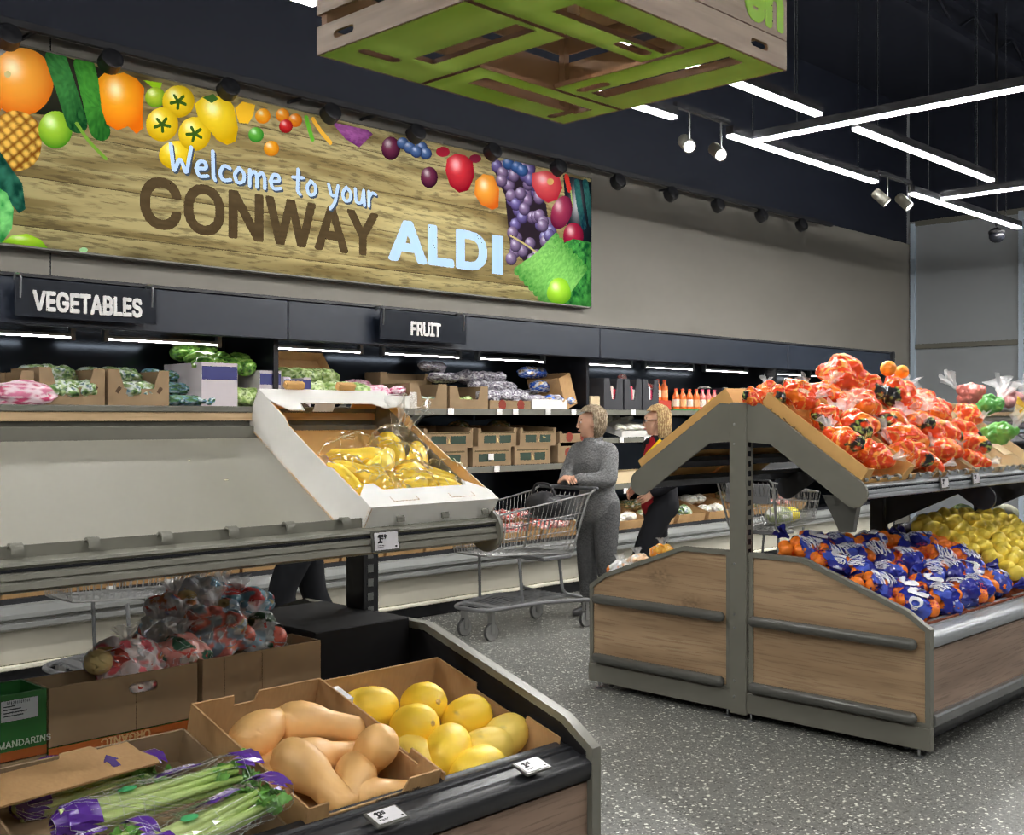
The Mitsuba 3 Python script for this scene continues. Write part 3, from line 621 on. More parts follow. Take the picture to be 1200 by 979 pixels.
# ---------- hanging crate ----------
def f_grain(p, n, uv):
    a = p.x * 1.0 + p.y; g = fbm(a * 3, p.z * 40, a, 3)
    return mix(C3(L(176, 160, 144)), C3(L(136, 120, 106)), g)
scene['plank_face'] = pr(proc(f_grain), .6, spec=.3)
def f_green(p, n, uv):
    g = fbm(p.x * 5, p.y * 1.1, 0, 3)
    return mix(C3(L(204, 244, 120)), C3(L(180, 226, 92)), smoothstep(.3, .7, g))
scene['green_face'] = {'type': 'principledthin', 'base_color': proc(f_green), 'roughness': .4, 'diff_trans': .7, 'eta': 1.45}
scene['plank_inside'] = pr(L(128, 100, 78), .6, spec=.3)
def sheet(p, z):
    out = []
    for g in getattr(p, 'geoms', [p]):
        v, f = trimesh.creation.triangulate_polygon(g, engine='earcut'); out.append(trimesh.Trimesh(np.c_[v, np.full(len(v), z)], f, process=False))
    return cat(out)
def hanging_crate():
    k = thing('hanging_crate', 'large green and grey slatted crate hung from the ceiling', 'hanging sign')
    Z = 3.05
    q = lambda *pp: [tuple(at(x, y, Z=Z)[:2]) for x, y in pp]
    c = lambda x, y: (350 + x / 2.967, y / 2.967)                       # crop coordinates of the photo study
    x0, y1 = at(372, 65, Z=Z)[:2]; x1 = at(655, 147, Z=Z)[0]; y0 = at(915, 80, Z=Z)[1]
    U = lambda u, v: (x0 + (x1 - x0) * u, y1 + (y0 - y1) * v)
    def slot(a, b, w):
        return LineString([U(*a), U(*b)]).buffer(w, cap_style=2)
    # pinwheel of four boards, each with a long gap and a hand hole
    rects = [((0, 0), (.365, .69)), ((.375, 0), (1, .29)), ((.67, .30), (1, 1)), ((0, .70), (.66, 1))]
    gaps = [((.235, .2), (.235, .66)), ((.46, .175), (.93, .175)), ((.82, .36), (.82, .94)), ((.2, .85), (.64, .85))]
    hands = [((.10, .10), (.22, .10)), ((.88, .08), (.88, .18)), ((.745, .42), (.745, .52)), ((.46, .80), (.56, .80))]
    hands = [((.07, .14), (.17, .14)), ((.90, .05), (.90, .15)), ((.745, .36), (.745, .46)), ((.5, .77), (.6, .77))]
    for (a, b), g, h in zip(rects, gaps, hands):
        pl = Polygon([U(a[0], a[1]), U(b[0], a[1]), U(b[0], b[1]), U(a[0], b[1])]).buffer(-.004)
        pl = pl.difference(slot(*g, .052)).difference(LineString([U(*h[0]), U(*h[1])]).buffer(.026))
        bd = add('bottom_board', sheet(pl, Z), 'green_face', k, smooth=False)
        put('board_edge', mk(prism(pl.difference(pl.buffer(-.006)), Z, Z + .02, 'XYZ'), 'plank_inside'), bd)
    H = (0, .115), (.165, .30), (.345, .52)
    def side(axis, c0, c1, pos, out, name):
        for i, (a, b) in enumerate(H if name != 'c' else ((0, .122), (.126, .34), (.345, .52))):
            pl = sbox(c0, Z + a, c1, Z + b)
            if i == 0 or i == 2:
                for s in (.14, .86): m = c0 + (c1 - c0) * s; pl = pl.difference(LineString([(m - .05, Z + (a + b) / 2), (m + .05, Z + (a + b) / 2)]).buffer(.016))
            o = (pos - .012, pos) if out > 0 else (pos, pos + .012)
            of = (pos, pos + .003) if out > 0 else (pos - .003, pos)
            w = add('side_board', prism(pl, *o, 'XZY' if axis == 'x' else 'YZX'), 'plank_inside', k)
            put('face', mk(prism(pl, *of, 'XZY' if axis == 'x' else 'YZX'), 'plank_face'), w)
    side('y', y0, y1, x0, -1, 'a'); side('y', y0, y1, x1, 1, 'b'); side('x', x0, x1, y0, -1, 'c'); side('x', x0, x1, y1, 1, 'd')
    for x in (x0 + .03, x1 - .03):
        for y in (y0 + .03, y1 - .03): add('corner_post', bx(x - .018, x + .018, y - .018, y + .018, Z + .02, Z + .52), 'plank_inside', k)
    # lettering on the board face towards the entrance
    add('lettering', text_on('en', .19, (x1 - .335, y0 - .004, Z + .165), (1, 0, 0), (0, 0, 1), .002, fat=.05), 'vsatin', k, L(150, 200, 60))
    cx, cy = (x0 + x1) / 2, (y0 + y1) / 2
    add('lamp_socket', lathe([(.001, 0), (.02, 0), (.028, .03), (.02, .09), (.001, .1)], 14), 'chrome', k, M=TR(cx + .05, cy - .05, Z + .18))
    put('lamp_bulb', {**mk(ball(.03, s=2), 'vmatte', (.9, .9, .9)), 'emitter': {'type': 'area', 'radiance': rgb(np.array([1, .86, .62]) * 160)}, 'to_world': T4().translate([float(cx + .05), float(cy - .05), Z + .155])}, k)
    add('inner_tray', prism(sbox(x0 + .3, y0 + .3, x1 - .3, y1 - .3), Z + .3, Z + .31, 'XYZ'), 'plank_inside', k)
    for x in (x0 + .05, x1 - .05):
        for y in (y0 + .05, y1 - .05): add('wire', tube([(x, y, Z + .5), (x, y, 6.2)], .003, 4), 'steel', k)
hanging_crate()

# ---------- cartons, tags, bags ----------
def FR(o, ex=(1, 0, 0), ey=(0, 1, 0)):
    ex, ey = np.asarray(ex, float), np.asarray(ey, float); ex = ex / np.linalg.norm(ex); ey = ey / np.linalg.norm(ey)
    M = np.eye(4); M[:3, 0], M[:3, 1], M[:3, 2], M[:3, 3] = ex, ey, np.cross(ex, ey), o; return M
def dip(w, h, m, d, r=.3):
    """A cut-out in the top of a panel, m in from its sides and d deep."""
    e = min(d * r, (w / 2 - m) * .6)
    return Polygon([(m, h + .01), (m, h), (m + e, h - d), (w - m - e, h - d), (w - m, h), (w - m, h + .01)])
def carton(k, M, w, d, h, mat='card', front=None, back=None, side=None, t=.006, inside=None, col=None):
    """Open carton: x across, y away from its front, z up, origin at the front left bottom corner."""
    a = {} if col is None else {'col': col}
    def panel(name, W, cut, o, ux, uy, extra=None):
        p = sbox(0, 0, W, h)
        if cut is not None: p = p.difference(cut)
        m = prism(p, 0, t, 'XYZ'); Q = np.eye(4); Q[:3, 0], Q[:3, 1], Q[:3, 2], Q[:3, 3] = ux, uy, np.cross(ux, uy), o
        return add(name, mv(m, Q), mat, k, M=M, smooth=False, **a)
    add('base', bx(0, w, 0, d, 0, t), mat, k, M=M, smooth=False, **a)
    panel('front_panel', w, front, (0, t, 0), (1, 0, 0), (0, 0, 1))
    panel('back_panel', w, back, (0, d, 0), (1, 0, 0), (0, 0, 1))
    panel('side_panel', d - 2 * t, side, (0, t, 0), (0, 1, 0), (0, 0, 1))
    panel('side_panel', d - 2 * t, side, (w - t, t, 0), (0, 1, 0), (0, 0, 1))
def price_tag(label, o, ex, ey, text, w=.085, h=.05, group='price tags'):
    k = thing('price_tag', label, 'price tag', group); M = FR(o, ex, ey)
    add('frame', bx(-w / 2 - .008, w / 2 + .008, -h / 2 - .007, h / 2 + .007, 0, .008, .002), 'bumper_dark', k, M=M)
    add('card', bx(-w / 2, w / 2, -h / 2, h / 2, .008, .0095), 'vsatin', k, L(214, 212, 216), M=M)
    if text:
        add('lettering', mv(cat(text_on(text[0], .022, (-w / 2 + .008, -.004, .0096), (1, 0, 0), (0, 1, 0), .0006, fat=.03), text_on(text[1], .012, (-w / 2 + .022, .006, .0096), (1, 0, 0), (0, 1, 0), .0006, fat=.03),
            bx(-w / 2 + .008, -w / 2 + .036, -.0125, -.0115, .0096, .0102), bx(-w / 2 + .008, -w / 2 + .032, -.0165, -.0155, .0096, .0102), bx(w / 2 - .012, w / 2 - .006, -h / 2 + .005, -h / 2 + .010, .0096, .0102)), np.eye(4)), 'vmatte', k, L(30, 30, 34), smooth=False, M=M)
    return k
def crumple(m, amp, f, seed):
    v = np.asarray(m.vertices); n = m.vertex_normals; m = m.copy()
    m.vertices = v + n * ((np.abs(meshkit.noise(v * f, seed) - .5) * 2 - .5) * amp)[:, None]; return m
def lumpy(cs, r, s=4, pad=.003, fill=.78, smooth=2, extra=None):
    """A film that hugs balls at cs with radii r: star-shaped around their centre."""
    cs = np.asarray(cs, float); c0 = cs.mean(0); q = cs - c0; r = np.broadcast_to(r, (len(q),)) + pad
    d = np.asarray(ICO[s].vertices); d = d / np.linalg.norm(d, axis=1, keepdims=True)
    b = d @ q.T; disc = b * b - ((q ** 2).sum(1) - r ** 2)[None]
    t = np.where(disc > 0, b + np.sqrt(np.maximum(disc, 0)), 0).max(1)
    sup = (b + r[None]).max(1)
    R = np.maximum(t, sup * fill)
    m = trimesh.Trimesh(d * R[:, None] + c0, ICO[s].faces, process=False)
    if smooth: trimesh.smoothing.filter_laplacian(m, lamb=.5, iterations=smooth)
    return m
def tuft(h=.09, r0=.012, r1=.05, seed=0, n=22):
    """The gathered, flaring end of a plastic bag, along +z."""
    g = np.random.default_rng(seed); V, Fc = [], []; ph = g.random(5) * 6
    for i, z in enumerate(np.linspace(0, 1, 7)):
        for j in range(n):
            a = j * 2 * PI / n; k = 1 + (.15 + .5 * z) * math.sin(5 * a + ph[0] + z) + .22 * math.sin(9 * a + ph[1] * z)
            R = (r0 + (r1 - r0) * z ** 1.4) * max(k, .2); V.append((R * math.cos(a), R * .55 * math.sin(a), h * z * (1 + .22 * math.sin(3 * a + ph[2]))))
    for i in range(6):
        for j in range(n): a, b, c, d = i * n + j, i * n + (j + 1) % n, (i + 1) * n + j, (i + 1) * n + (j + 1) % n; Fc += [[a, b, d], [a, d, c]]
    return trimesh.Trimesh(V, Fc, process=False)
def pack(n, rad, r, seed, it=60):
    """n balls of radius r pushed apart inside an ellipsoid of half-axes rad."""
    g = np.random.default_rng(seed); P = (g.random((n, 3)) * 2 - 1) * (np.array(rad) - r)
    for _ in range(it):
        D = P[:, None] - P[None]; L_ = np.linalg.norm(D, axis=2) + np.eye(n); ov = np.maximum(2 * r * .98 - L_, 0) * (1 - np.eye(n))
        P += (D / L_[..., None] * ov[..., None] * .5).sum(1) * .5
        e = np.maximum((P / (np.array(rad) - r * .9)).__pow__(2).sum(1) ** .5, 1); P /= e[:, None]
    return P
def slope_pt(px, py, p0, dy):
    """Where the ray of a measured point meets the plane through p0 that rises with dy = dz/dY."""
    n = np.array([0, -dy, 1.0]); d = FWD + (px - 600) / F * RGT + np.array([0, 0, (489.5 - py) / F]); c = np.array([0, 0, CAM_Z])
    return c + d * ((np.asarray(p0) - c) @ n) / (d @ n)

# ---------- near display, upper shelf: the white carton with bagged yellow squash ----------
EL = np.array([0, math.cos(SL), math.sin(SL)]); WM = FR(np.array([2.022, 2.58, 1.168]) + EL * .02, (1, 0, 0), EL)
def f_kraft(p, n, uv): return mix(C3(L(196, 152, 92)), C3(L(214, 170, 108)), fbm(p.x * 8, p.y * 8, p.z * 8, 3))
scene['kraft_warm'] = pr(proc(f_kraft), .75, spec=.2)
def white_carton():
    k = thing('white_carton', 'open white carton with tan inside, holding bagged yellow squash, on the empty sloped shelf', 'carton')
    w, d, h, t = .515, .67, .132, .006
    P = lambda name, m, mat, **kw: add(name, m, mat, k, M=WM, smooth=False, **kw)
    P('base', bx(0, w, 0, d, 0, t), 'kraft_warm')
    inset = sbox(0, 0, w, h)
    def wall(name, poly, o, ux, uy):
        Q = np.eye(4); Q[:3, 0], Q[:3, 1], Q[:3, 2], Q[:3, 3] = ux, uy, np.cross(ux, uy), o
        a = P(name, mv(prism(poly, .003, .006, 'XYZ'), Q), 'card_white'); put('lining', mk(mv(prism(poly, 0, .0029, 'XYZ'), Q), 'kraft_warm', smooth=False), a, WM)
    wall('front_panel', inset, (0, .006, 0), (1, 0, 0), (0, 0, 1))
    wall('back_panel', inset.difference(LineString([(.14, .075), (.32, .075)]).buffer(.018)), (w, d - .006, 0), (-1, 0, 0), (0, 0, 1))
    sp = Polygon([(0, 0), (d, 0), (d, h), (d - .17, h), (d - .20, h - .012), (.24, h - .012), (.21, h - .002), (0, h)])
    wall('side_panel', affinity.scale(sp, -1, 1, origin=(d / 2, 0)), (.006, d, 0), (0, -1, 0), (0, 0, 1)); wall('side_panel', sp, (w - .006, 0, 0), (0, 1, 0), (0, 0, 1))
    ff = Polygon([(.0, 0), (w, 0), (w, .055), (w - .075, .115), (w - .085, .085), (.10, .085), (.09, .118), (.055, .118), (0, .06)])
    a = P('front_flap', prism(ff, h - .001, h + .003, 'XYZ'), 'card_white')
    for x in (.10, .33): put('hand_slot', mk(prism(Polygon([(x, .022), (x + .10, .022), (x + .10, .045), (x + .098, .045), (x + .098, .024), (x + .002, .024), (x + .002, .045), (x, .045)]), h + .003, h + .0035, 'XYZ'), 'card', smooth=False), a, WM)
    bf = Polygon([(0, d), (w, d), (w, d - .10), (w - .07, d - .115), (w - .11, d - .085), (.11, d - .085), (.10, d - .13), (.045, d - .13), (0, d - .07)])
    P('back_flap', prism(bf, h - .001, h + .003, 'XYZ'), 'card_white')
    for x in (.10, .31): P('tuck_tab', bx(x, x + .075, d - .004, d + .02, h + .002, h + .026, .004), 'kraft_warm')
    P('tape', bx(.17, .25, d - .0865, d - .084, h - .03, h + .004), 'vsatin', col=L(190, 192, 194))
    P('inner_flap', bx(w - .012, w - .008, d - .2, d - .01, .01, h - .004), 'kraft_warm')
    return k
white_carton()
def squash_mesh(L_=.19, r=.034, bend=.02, seed=0):
    z = np.linspace(0, 1, 15); pts = np.stack([bend * np.sin(z * PI), 0 * z, (z - .5) * L_], 1)
    rr = r * np.interp(z, [0, .04, .12, .3, .6, .85, .95, 1], [.05, .5, .82, 1, .8, .6, .42, .05])
    return tube(pts, rr, 18, caps=False)
def yellow_skin(v): g = meshkit.fbm(v * 45, 3); return L(254, 222, 66) * (1 - g[:, None] * .5) + L(240, 184, 40) * g[:, None] * .5
def squash_bag(i, label, x, y, z, rot, n, seed):
    k = thing('squash_bag', label, 'bag of squash', 'clear bags of yellow squash')
    g = np.random.default_rng(seed); M = WM @ TR(x, y, z) @ RZ(rot) @ SC(1.22); cs, rs = [], []
    for j in range(n):
        L_ = .17 + .04 * g.random(); r = .03 + .006 * g.random()
        Q = TR((j - (n - 1) / 2) * .063, .014 * g.standard_normal(), .012 * (j % 2)) @ RZ(.25 * g.standard_normal()) @ RX(PI / 2 + (PI if j % 2 else 0))
        add('squash', squash_mesh(L_, r, .012, j), 'vsatin', k, yellow_skin, M=M @ Q, smooth=60)
        for s in np.linspace(-.4, .4, 5): cs.append((Q @ [0, 0, s * L_, 1])[:3]); rs.append(r)
    f = lumpy(cs, np.array(rs), 4, .006, .86, 1); f = crumple(f, .012, 42, seed)
    add('film', f, 'film', k, M=M, smooth=False); add('film_glints', glint_lines(f, 46, seed, 10, .0011), 'vgloss', k, L(232, 226, 200), M=M)
    if n == 2 and rot < 0: te = crumple(tuft(.10, .02, .05, seed), .008, 40, 2); add('film_end', te, 'film', k, M=M @ TR(0, .08, .02) @ RX(-PI / 2 + 1.2), smooth=False); add('film_glints', glint_lines(te, 30, 3, 7, .001), 'vgloss', k, L(230, 230, 226), M=M @ TR(0, .08, .02) @ RX(-PI / 2 + 1.2))
for i, a in enumerate([('bag of yellow squash at the left wall of the white carton', .11, .22, .06, .5, 2, 1), ('bag of yellow squash in the middle of the white carton', .25, .29, .075, -1.1, 3, 2),
                       ('bag of yellow squash at the front edge of the white carton, with a printed mark', .23, .14, .06, 1.5, 2, 3), ('bag of yellow squash at the front right corner of the white carton', .38, .16, .065, .8, 3, 4),
                       ('bag of yellow squash at the right carton wall, its clear end standing up', .41, .37, .06, -.5, 2, 5)]): squash_bag(i, *a)

# ---------- near display, lower bin ----------
DL = .29; EB = np.array([0, math.cos(math.atan(DL)), math.sin(math.atan(DL))])
def BM(x, y=2.262, z=.462): return FR((x, y, z), (1, 0, 0), EB)
def butternut(L_=.27, r=.062, seed=0, neck=.66):
    z = np.linspace(0, 1, 22); g = np.random.default_rng(seed)
    pts = np.stack([.014 * np.sin(z * PI * 1.1), .004 * np.sin(z * 5), (z - .5) * L_], 1)
    rr = r * np.interp(z, [0, .008, .025, .06, .16, .3, .45, .58, .75, .9, .97, 1], [.01, .22, .45, .70, .95, 1, .9, neck + .04, neck, neck * .98, neck * .68, .1])
    return tube(pts, rr, 26, caps=False)
def bn_col(v): g = meshkit.fbm(v * 30, 3); st = meshkit.noise(np.c_[v[:, 0] * 60, v[:, 1] * 60, v[:, 2] * 6]); return L(226, 180, 116) * (1 - .5 * g[:, None]) + L(206, 152, 92) * .5 * g[:, None] + (st[:, None] - .5) * .03
BNM = [mk(butternut(.27, .062, 0), 'vsatin', bn_col, 60), mk(butternut(.24, .058, 1, .7), 'vsatin', bn_col, 60), mk(butternut(.29, .06, 2, .62), 'vsatin', bn_col, 60)]
STEM = mk(mv(lathe([(.001, 0), (.009, 0), (.007, .006), (.011, .016), (.008, .02), (.001, .021)], 7), np.eye(4)), 'vmatte', L(150, 120, 78), 30)
def aim(d):
    d = np.asarray(d, float); return look(d, (0, 0, 1) if abs(d[2]) < .95 * np.linalg.norm(d) else (0, 1, 0))
def put_butternut(label, i, M, L_):
    k = thing('butternut_squash', label, 'squash', 'butternut squash in the near bin')
    put('flesh', BNM[i], k, M); put('stem', STEM, k, M @ TR(0, 0, L_ / 2 - .004))
k = thing('butternut_carton', 'brown open carton of butternut squash in the near bin, between celery and yellow squash', 'carton')
BX = BM(1.585); bw, bd, bh = .425, .56, .165
carton(k, BX, bw, bd, bh, 'card', front=Polygon([(.06, bh + .01), (.065, bh - .035), (.30, bh - .035), (.315, bh - .003), (.32, bh + .01)]), back=Polygon([(.13, bh + .01), (.135, bh - .03), (.20, bh - .03), (.215, bh + .01)]), side=Polygon([(.07, bh + .01), (.08, bh - .03), (.17, bh - .03), (.18, bh + .01)]))
add('lettering', mv(cat(text_on('Produce of U.S.A.', .013, (.03, -.0005, .055), (1, 0, 0), (0, 0, 1), .0006), text_on('Packed for Growers Only', .009, (.21, -.0005, .125), (1, 0, 0), (0, 0, 1), .0006), text_on('WA 98 USA', .008, (.25, -.0005, .108), (1, 0, 0), (0, 0, 1), .0006)), np.eye(4)), 'vmatte', k, L(60, 50, 42), M=BX, smooth=False)
for i, (lab, m, x, y, z, d) in enumerate([
        ('butternut squash lying at the back left, its rounded end towards the celery', 2, .168, .40, .135, (.9, .22, .12)), ('butternut squash at the back right, stem end pointing right', 0, .30, .37, .125, (.85, -.35, -.05)),
        ('butternut squash lying across the middle of the carton', 2, .25, .26, .095, (1, .1, -.1)), ('large butternut squash at the front left, fat end up', 0, .135, .165, .115, (.35, -.85, -.25)),
        ('butternut squash at the front centre, leaning right', 1, .23, .14, .085, (-.7, -.6, -.1)), ('butternut squash standing at the front right corner, rounded top up', 1, .365, .20, .105, (.12, .45, -.80)),
        ('butternut squash low at the front edge, half hidden', 1, .30, .09, .06, (1, -.2, 0)), ('butternut squash at the bottom of the carton under the others', 0, .12, .30, .065, (.6, .8, 0))]):
    put_butternut(lab, m, BX @ TR(x, y, z) @ aim(d), (.27, .24, .29)[m])
# yellow spaghetti squash
k = thing('squash_carton', 'brown open carton of yellow spaghetti squash in the near bin, beside the end wall', 'carton')
QX = BM(2.03, 2.262, .462); qw, qd, qh = .468, .575, .145
carton(k, QX, qw, qd, qh, 'card', front=sbox(-.01, qh - .05, qw + .01, qh + .02), side=Polygon([(.14, qh + .01), (.145, qh - .022), (.37, qh - .022), (.375, qh + .01)]))
add('corner_tape', bx(-.001, .02, .44, .52, .06, .15), 'vsatin', k, L(206, 208, 208), M=QX)
def sq_mesh(L_, r, seed):
    z = np.linspace(0, 1, 20); u = (z - .5) * 2; rr = r * np.sqrt(np.maximum(1 - np.abs(u) ** 2.3, .002)); g = np.random.default_rng(seed)
    m = tube(np.stack([0 * z, 0 * z, u * L_ / 2], 1), rr, 28, caps=False); v = m.vertices; a = np.arctan2(v[:, 1], v[:, 0])
    m.vertices = v * np.c_[np.ones((len(v), 2)) * (1 + .012 * np.cos(10 * a))[:, None], np.ones(len(v))]; return m
def sq_col(v): g = meshkit.fbm(v * 14, 3); f = meshkit.noise(v * 70, 4); c = L(244, 208, 64) * (1 - g[:, None] * .6) + L(232, 182, 40) * g[:, None] * .6; return np.where((f > .93)[:, None], L(206, 176, 90), c)
SQ = [mk(sq_mesh(.20, .068, 1), 'vsatin', sq_col, 60), mk(sq_mesh(.165, .066, 2), 'vsatin', sq_col, 60), mk(sq_mesh(.18, .062, 3), 'vsatin', lambda v: sq_col(v) * .6 + L(236, 214, 130) * .4, 60)]
SCAR = mk(mv(lathe([(.001, .004), (.006, .004), (.012, -.001), (.016, -.006)], 7), np.eye(4)), 'vmatte', L(196, 160, 90), 30)
for lab, m, x, y, z, d in [('long spaghetti squash lying alone at the back left of its carton', 0, .10, .46, .085, (.9, -.25, .1)), ('round spaghetti squash with a pale stem scar facing forward, left of centre', 1, .15, .30, .10, (.05, -.85, .55)),
        ('round spaghetti squash at the back, near the end wall', 1, .27, .40, .10, (-.1, -.8, .5)), ('spaghetti squash with a brown stem end, at the right wall of the carton', 1, .355, .29, .09, (.75, -.25, .45)),
        ('spaghetti squash lying slantwise at the front left, with grey spots', 0, .17, .17, .085, (.8, .55, .1)), ('pale spaghetti squash at the front right corner', 2, .41, .17, .08, (.9, .2, .1)),
        ('pale spaghetti squash at the front centre', 2, .315, .15, .07, (.95, -.1, .05)), ('spaghetti squash lowest at the front edge of the carton', 0, .20, .065, .07, (1, .12, 0)), ('spaghetti squash low beneath the stem scar one', 2, .09, .21, .055, (.2, 1, 0))]:
    k = thing('spaghetti_squash', lab, 'squash', 'yellow spaghetti squash in the near bin'); M = QX @ TR(x, y, z) @ aim(d)
    put('flesh', SQ[m], k, M); put('stem_scar', SCAR, k, M @ TR(0, 0, (.10, .0825, .09)[m] - .003))
# celery
def celery_box():
    k = thing('celery_carton', 'brown carton with a raised flap and a purple arrow, full of bagged celery', 'carton')
    M = BM(1.0, 2.245, .462); carton(k, M, .565, .56, .10, 'card_dark')
    a, b, c, d = at(-60, 925, Y=2.62), at(168, 867, Y=2.74), at(184, 892, Y=2.66), at(-60, 965, Y=2.52)
    ex = (b - a) / np.linalg.norm(b - a); ey = (a - d); ey -= ex * (ey @ ex); ey /= np.linalg.norm(ey); Q = FR(d, ex, ey); w = float((b - a) @ ex); h = float((a - d) @ ey)
    p = Polygon([(0, 0), (w + .03, 0), (w + .035, .02), (w + .01, h * .55), (w, h), (w - .09, h), (w - .10, h + .018), (w - .19, h + .018), (w - .20, h), (.0, h)])
    f = add('flap', prism(p, 0, .006, 'XYZ'), 'card', k, M=Q, smooth=False)
    ar = Polygon([(-.012, -.02), (.012, -.02), (.012, .004), (.024, .004), (0, .028), (-.024, .004), (-.012, .004)])
    put('arrow', mk(mv(prism(ar, .006, .0066, 'XYZ'), TR(w - .085, h * .45, 0)), 'vmatte', L(70, 52, 110), False), f, Q)
celery_box()
CEL = np.random.default_rng(11)
def celery_bunch(label, a, b, seed, tilt=0., flip=False):
    """A bagged bunch from its cut base a to its leafy end b."""
    k = thing('celery_bunch', label, 'celery', 'bagged celery bunches'); g = np.random.default_rng(seed)
    a, b = np.asarray(a, float), np.asarray(b, float); Ln = np.linalg.norm(b - a); M = FR(a, (b - a), np.cross((0, 0, 1), (b - a)))
    for i in range(9):
        t = i * 2.4; r0 = .008 + .022 * math.sqrt(i / 9); z = np.linspace(0, 1, 9)
        pts = np.stack([z * Ln * (.86 + .1 * g.random()), r0 * math.cos(t) * (1 + .5 * z) + .004 * np.sin(z * 6 + t), r0 * math.sin(t) * (1 - .1 * z)], 1)
        st = tube(pts, np.interp(z, [0, .1, .7, 1], [.012, .0135, .0105, .006]), 10); c0, c1 = L(212, 224, 158), L(150, 184, 84)
        add('stalk', st, 'vsatin', k, lambda v, Ln=Ln: c0 * (1 - np.clip(v[:, :1] / Ln, 0, 1)) + c1 * np.clip(v[:, :1] / Ln, 0, 1) + (meshkit.noise(np.c_[v[:, 0] * 8, v[:, 1:] * 260])[:, None] - .5) * .12, M=M, smooth=50)
    lf = []
    for i in range(34):
        m = mv(ICO[2], TR(Ln * (.8 + .22 * g.random()), .03 * g.standard_normal(), .014 * g.standard_normal() + .006) @ RZ(g.random() * 6) @ RX(g.random() * 3) @ SC(.017, .012, .002)); v = m.vertices; m.vertices = v + (meshkit.noise(v * 160, i)[:, None] - .5) * .012; lf.append(m)
    add('leaves', cat(lf), 'vsatin', k, lambda v: L(96, 150, 60) * (1 - meshkit.noise(v * 90)[:, None] * .6) + L(44, 96, 34) * meshkit.noise(v * 90)[:, None] * .6, M=M)
    z = np.linspace(-.03, 1.04, 22); pts = np.stack([z * Ln, 0 * z, 0 * z], 1); R = np.interp(z, [-.03, .0, .1, .6, .9, 1.04], [.02, .042, .047, .052, .056, .05])
    f = tube(pts, R, 26, caps=False); v = f.vertices; f.vertices = v * [1, 1.05, .86]; f = crumple(f, .012, 38, seed)
    add('film_glints', glint_lines(f, 60, seed, 14, .0009), 'vgloss', k, L(226, 232, 226), M=M)
    add('film', f, 'film', k, M=M, smooth=False)
    fv = np.asarray(f.triangles_center); x = fv[:, 0] / Ln; an = np.arctan2(fv[:, 2], fv[:, 1])
    sel = ((x > -.02) & (x < .16 + .03 * np.sin(an * 3))) | ((x > .92) & (np.abs(an - 1.6) < 1.0)) | ((x > .50) & (x < .74) & (np.abs(an - 1.1) < .55))
    pm = trimesh.Trimesh(f.vertices, f.faces[sel], process=False); pm = mv(pm, np.eye(4)); pm.remove_unreferenced_vertices(); pm.vertices += pm.vertex_normals * .0012
    add('print', pm, 'vgloss', k, lambda v: np.where((meshkit.noise(v * 60, 2) > .78)[:, None], L(170, 150, 210), L(84, 46, 138)), M=M, smooth=False)
    gm = mv(ICO[2], TR(Ln * .33, -.012, .043) @ SC(.022, .016, .004)); add('print', gm, 'vgloss', k, L(70, 160, 100), M=M)
    tx = cat(text_on('FRESH STALK', .012, (Ln * .30, .012, .0455), (1, 0, 0), (0, 1, 0), .0005), text_on('RED DEL', .011, (Ln * .36, .030, .041), (1, 0, 0), (0, .9, -.4), .0005))
    add('lettering', tx, 'vmatte', k, L(60, 80, 50), M=M, smooth=False)
    tw = text_on('QUEEN', .016, (Ln * .54, .004, .0475), (1, 0, 0), (0, 1, 0), .0005); add('lettering', tw, 'vmatte', k, L(220, 214, 232), M=M, smooth=False)
def cel(px0, py0, px1, py1, z0, z1): return at(px0, py0, Z=z0), at(px1, py1, Z=z1)
for i, (lab, q) in enumerate([('celery bunch farthest back, along the raised flap', (20, 945, 180, 900, .63, .64)), ('long celery bunch in the middle, its leafy end at the butternut carton', (70, 968, 292, 902, .655, .69)),
        ('celery bunch at the bottom left corner of the picture', (-110, 975, 60, 905, .60, .63)), ('celery bunch in front with green leaves out at its right end', (160, 1010, 318, 930, .655, .67)), ('celery bunch nearest to the camera, mostly below the picture edge', (-10, 1040, 170, 985, .655, .66))]):
    celery_bunch(lab, *cel(*q), 20 + i)
# back row: cartons on their stacked boxes
def stacked_box(name, label, x0, x1, z0, z1, mat, y=2.89, col=None, dy=.155, slot=False):
    k = thing(name, label, 'carton'); a = {} if col is None else {'col': col}
    w, h = x1 - x0, z1 - z0; M = FR((x0, y, z0)); fr = LineString([(w * .55, h * .74), (w * .68, h * .74)]).buffer(.014) if slot else None
    carton(k, M, w, dy, h, mat, front=fr, **a)
    return k, M, w, h
k, M, w, h = stacked_box('organic_box', 'flat box with an orange strip and the word ORGANIC, under the plain brown carton', 1.255, 1.685, .50, .694, 'vmatte', col=L(60, 110, 50))
add('strip', bx(0, w, -.0015, 0, .135, h), 'vmatte', k, L(170, 92, 44), M=M)
add('lettering', text_on('ORGANIC', .022, (w * .66, -.0025, .1915), (-1, 0, 0), (0, 0, -1), .001, fat=.02), 'vmatte', k, L(206, 170, 120), M=M)
add('printed_leaf', mv(ball((.04, .002, .03)), TR(w * .8, -.001, .12)), 'vmatte', k, L(60, 90, 40), M=M)
k, M, w, h = stacked_box('dark_print_box', 'brown box with large dark red letters, under the right plain carton', 1.69, 2.11, .50, .694, 'card_dark')
add('lettering', text_on('DSTIC', .085, (.03, -.002, .10), (1, 0, 0), (0, 0, 1), .001, fat=.02), 'vmatte', k, L(96, 48, 40), M=M)
k, M, w, h = stacked_box('fruit_carton', 'plain brown carton with a hand hole, second from the left in the back row', 1.257, 1.683, .697, .850, 'card_dark', slot=True)
add('seam', bx(w * .56, w * .563, -.0008, 0, 0, h * .66), 'vmatte', k, L(90, 66, 44), M=M)
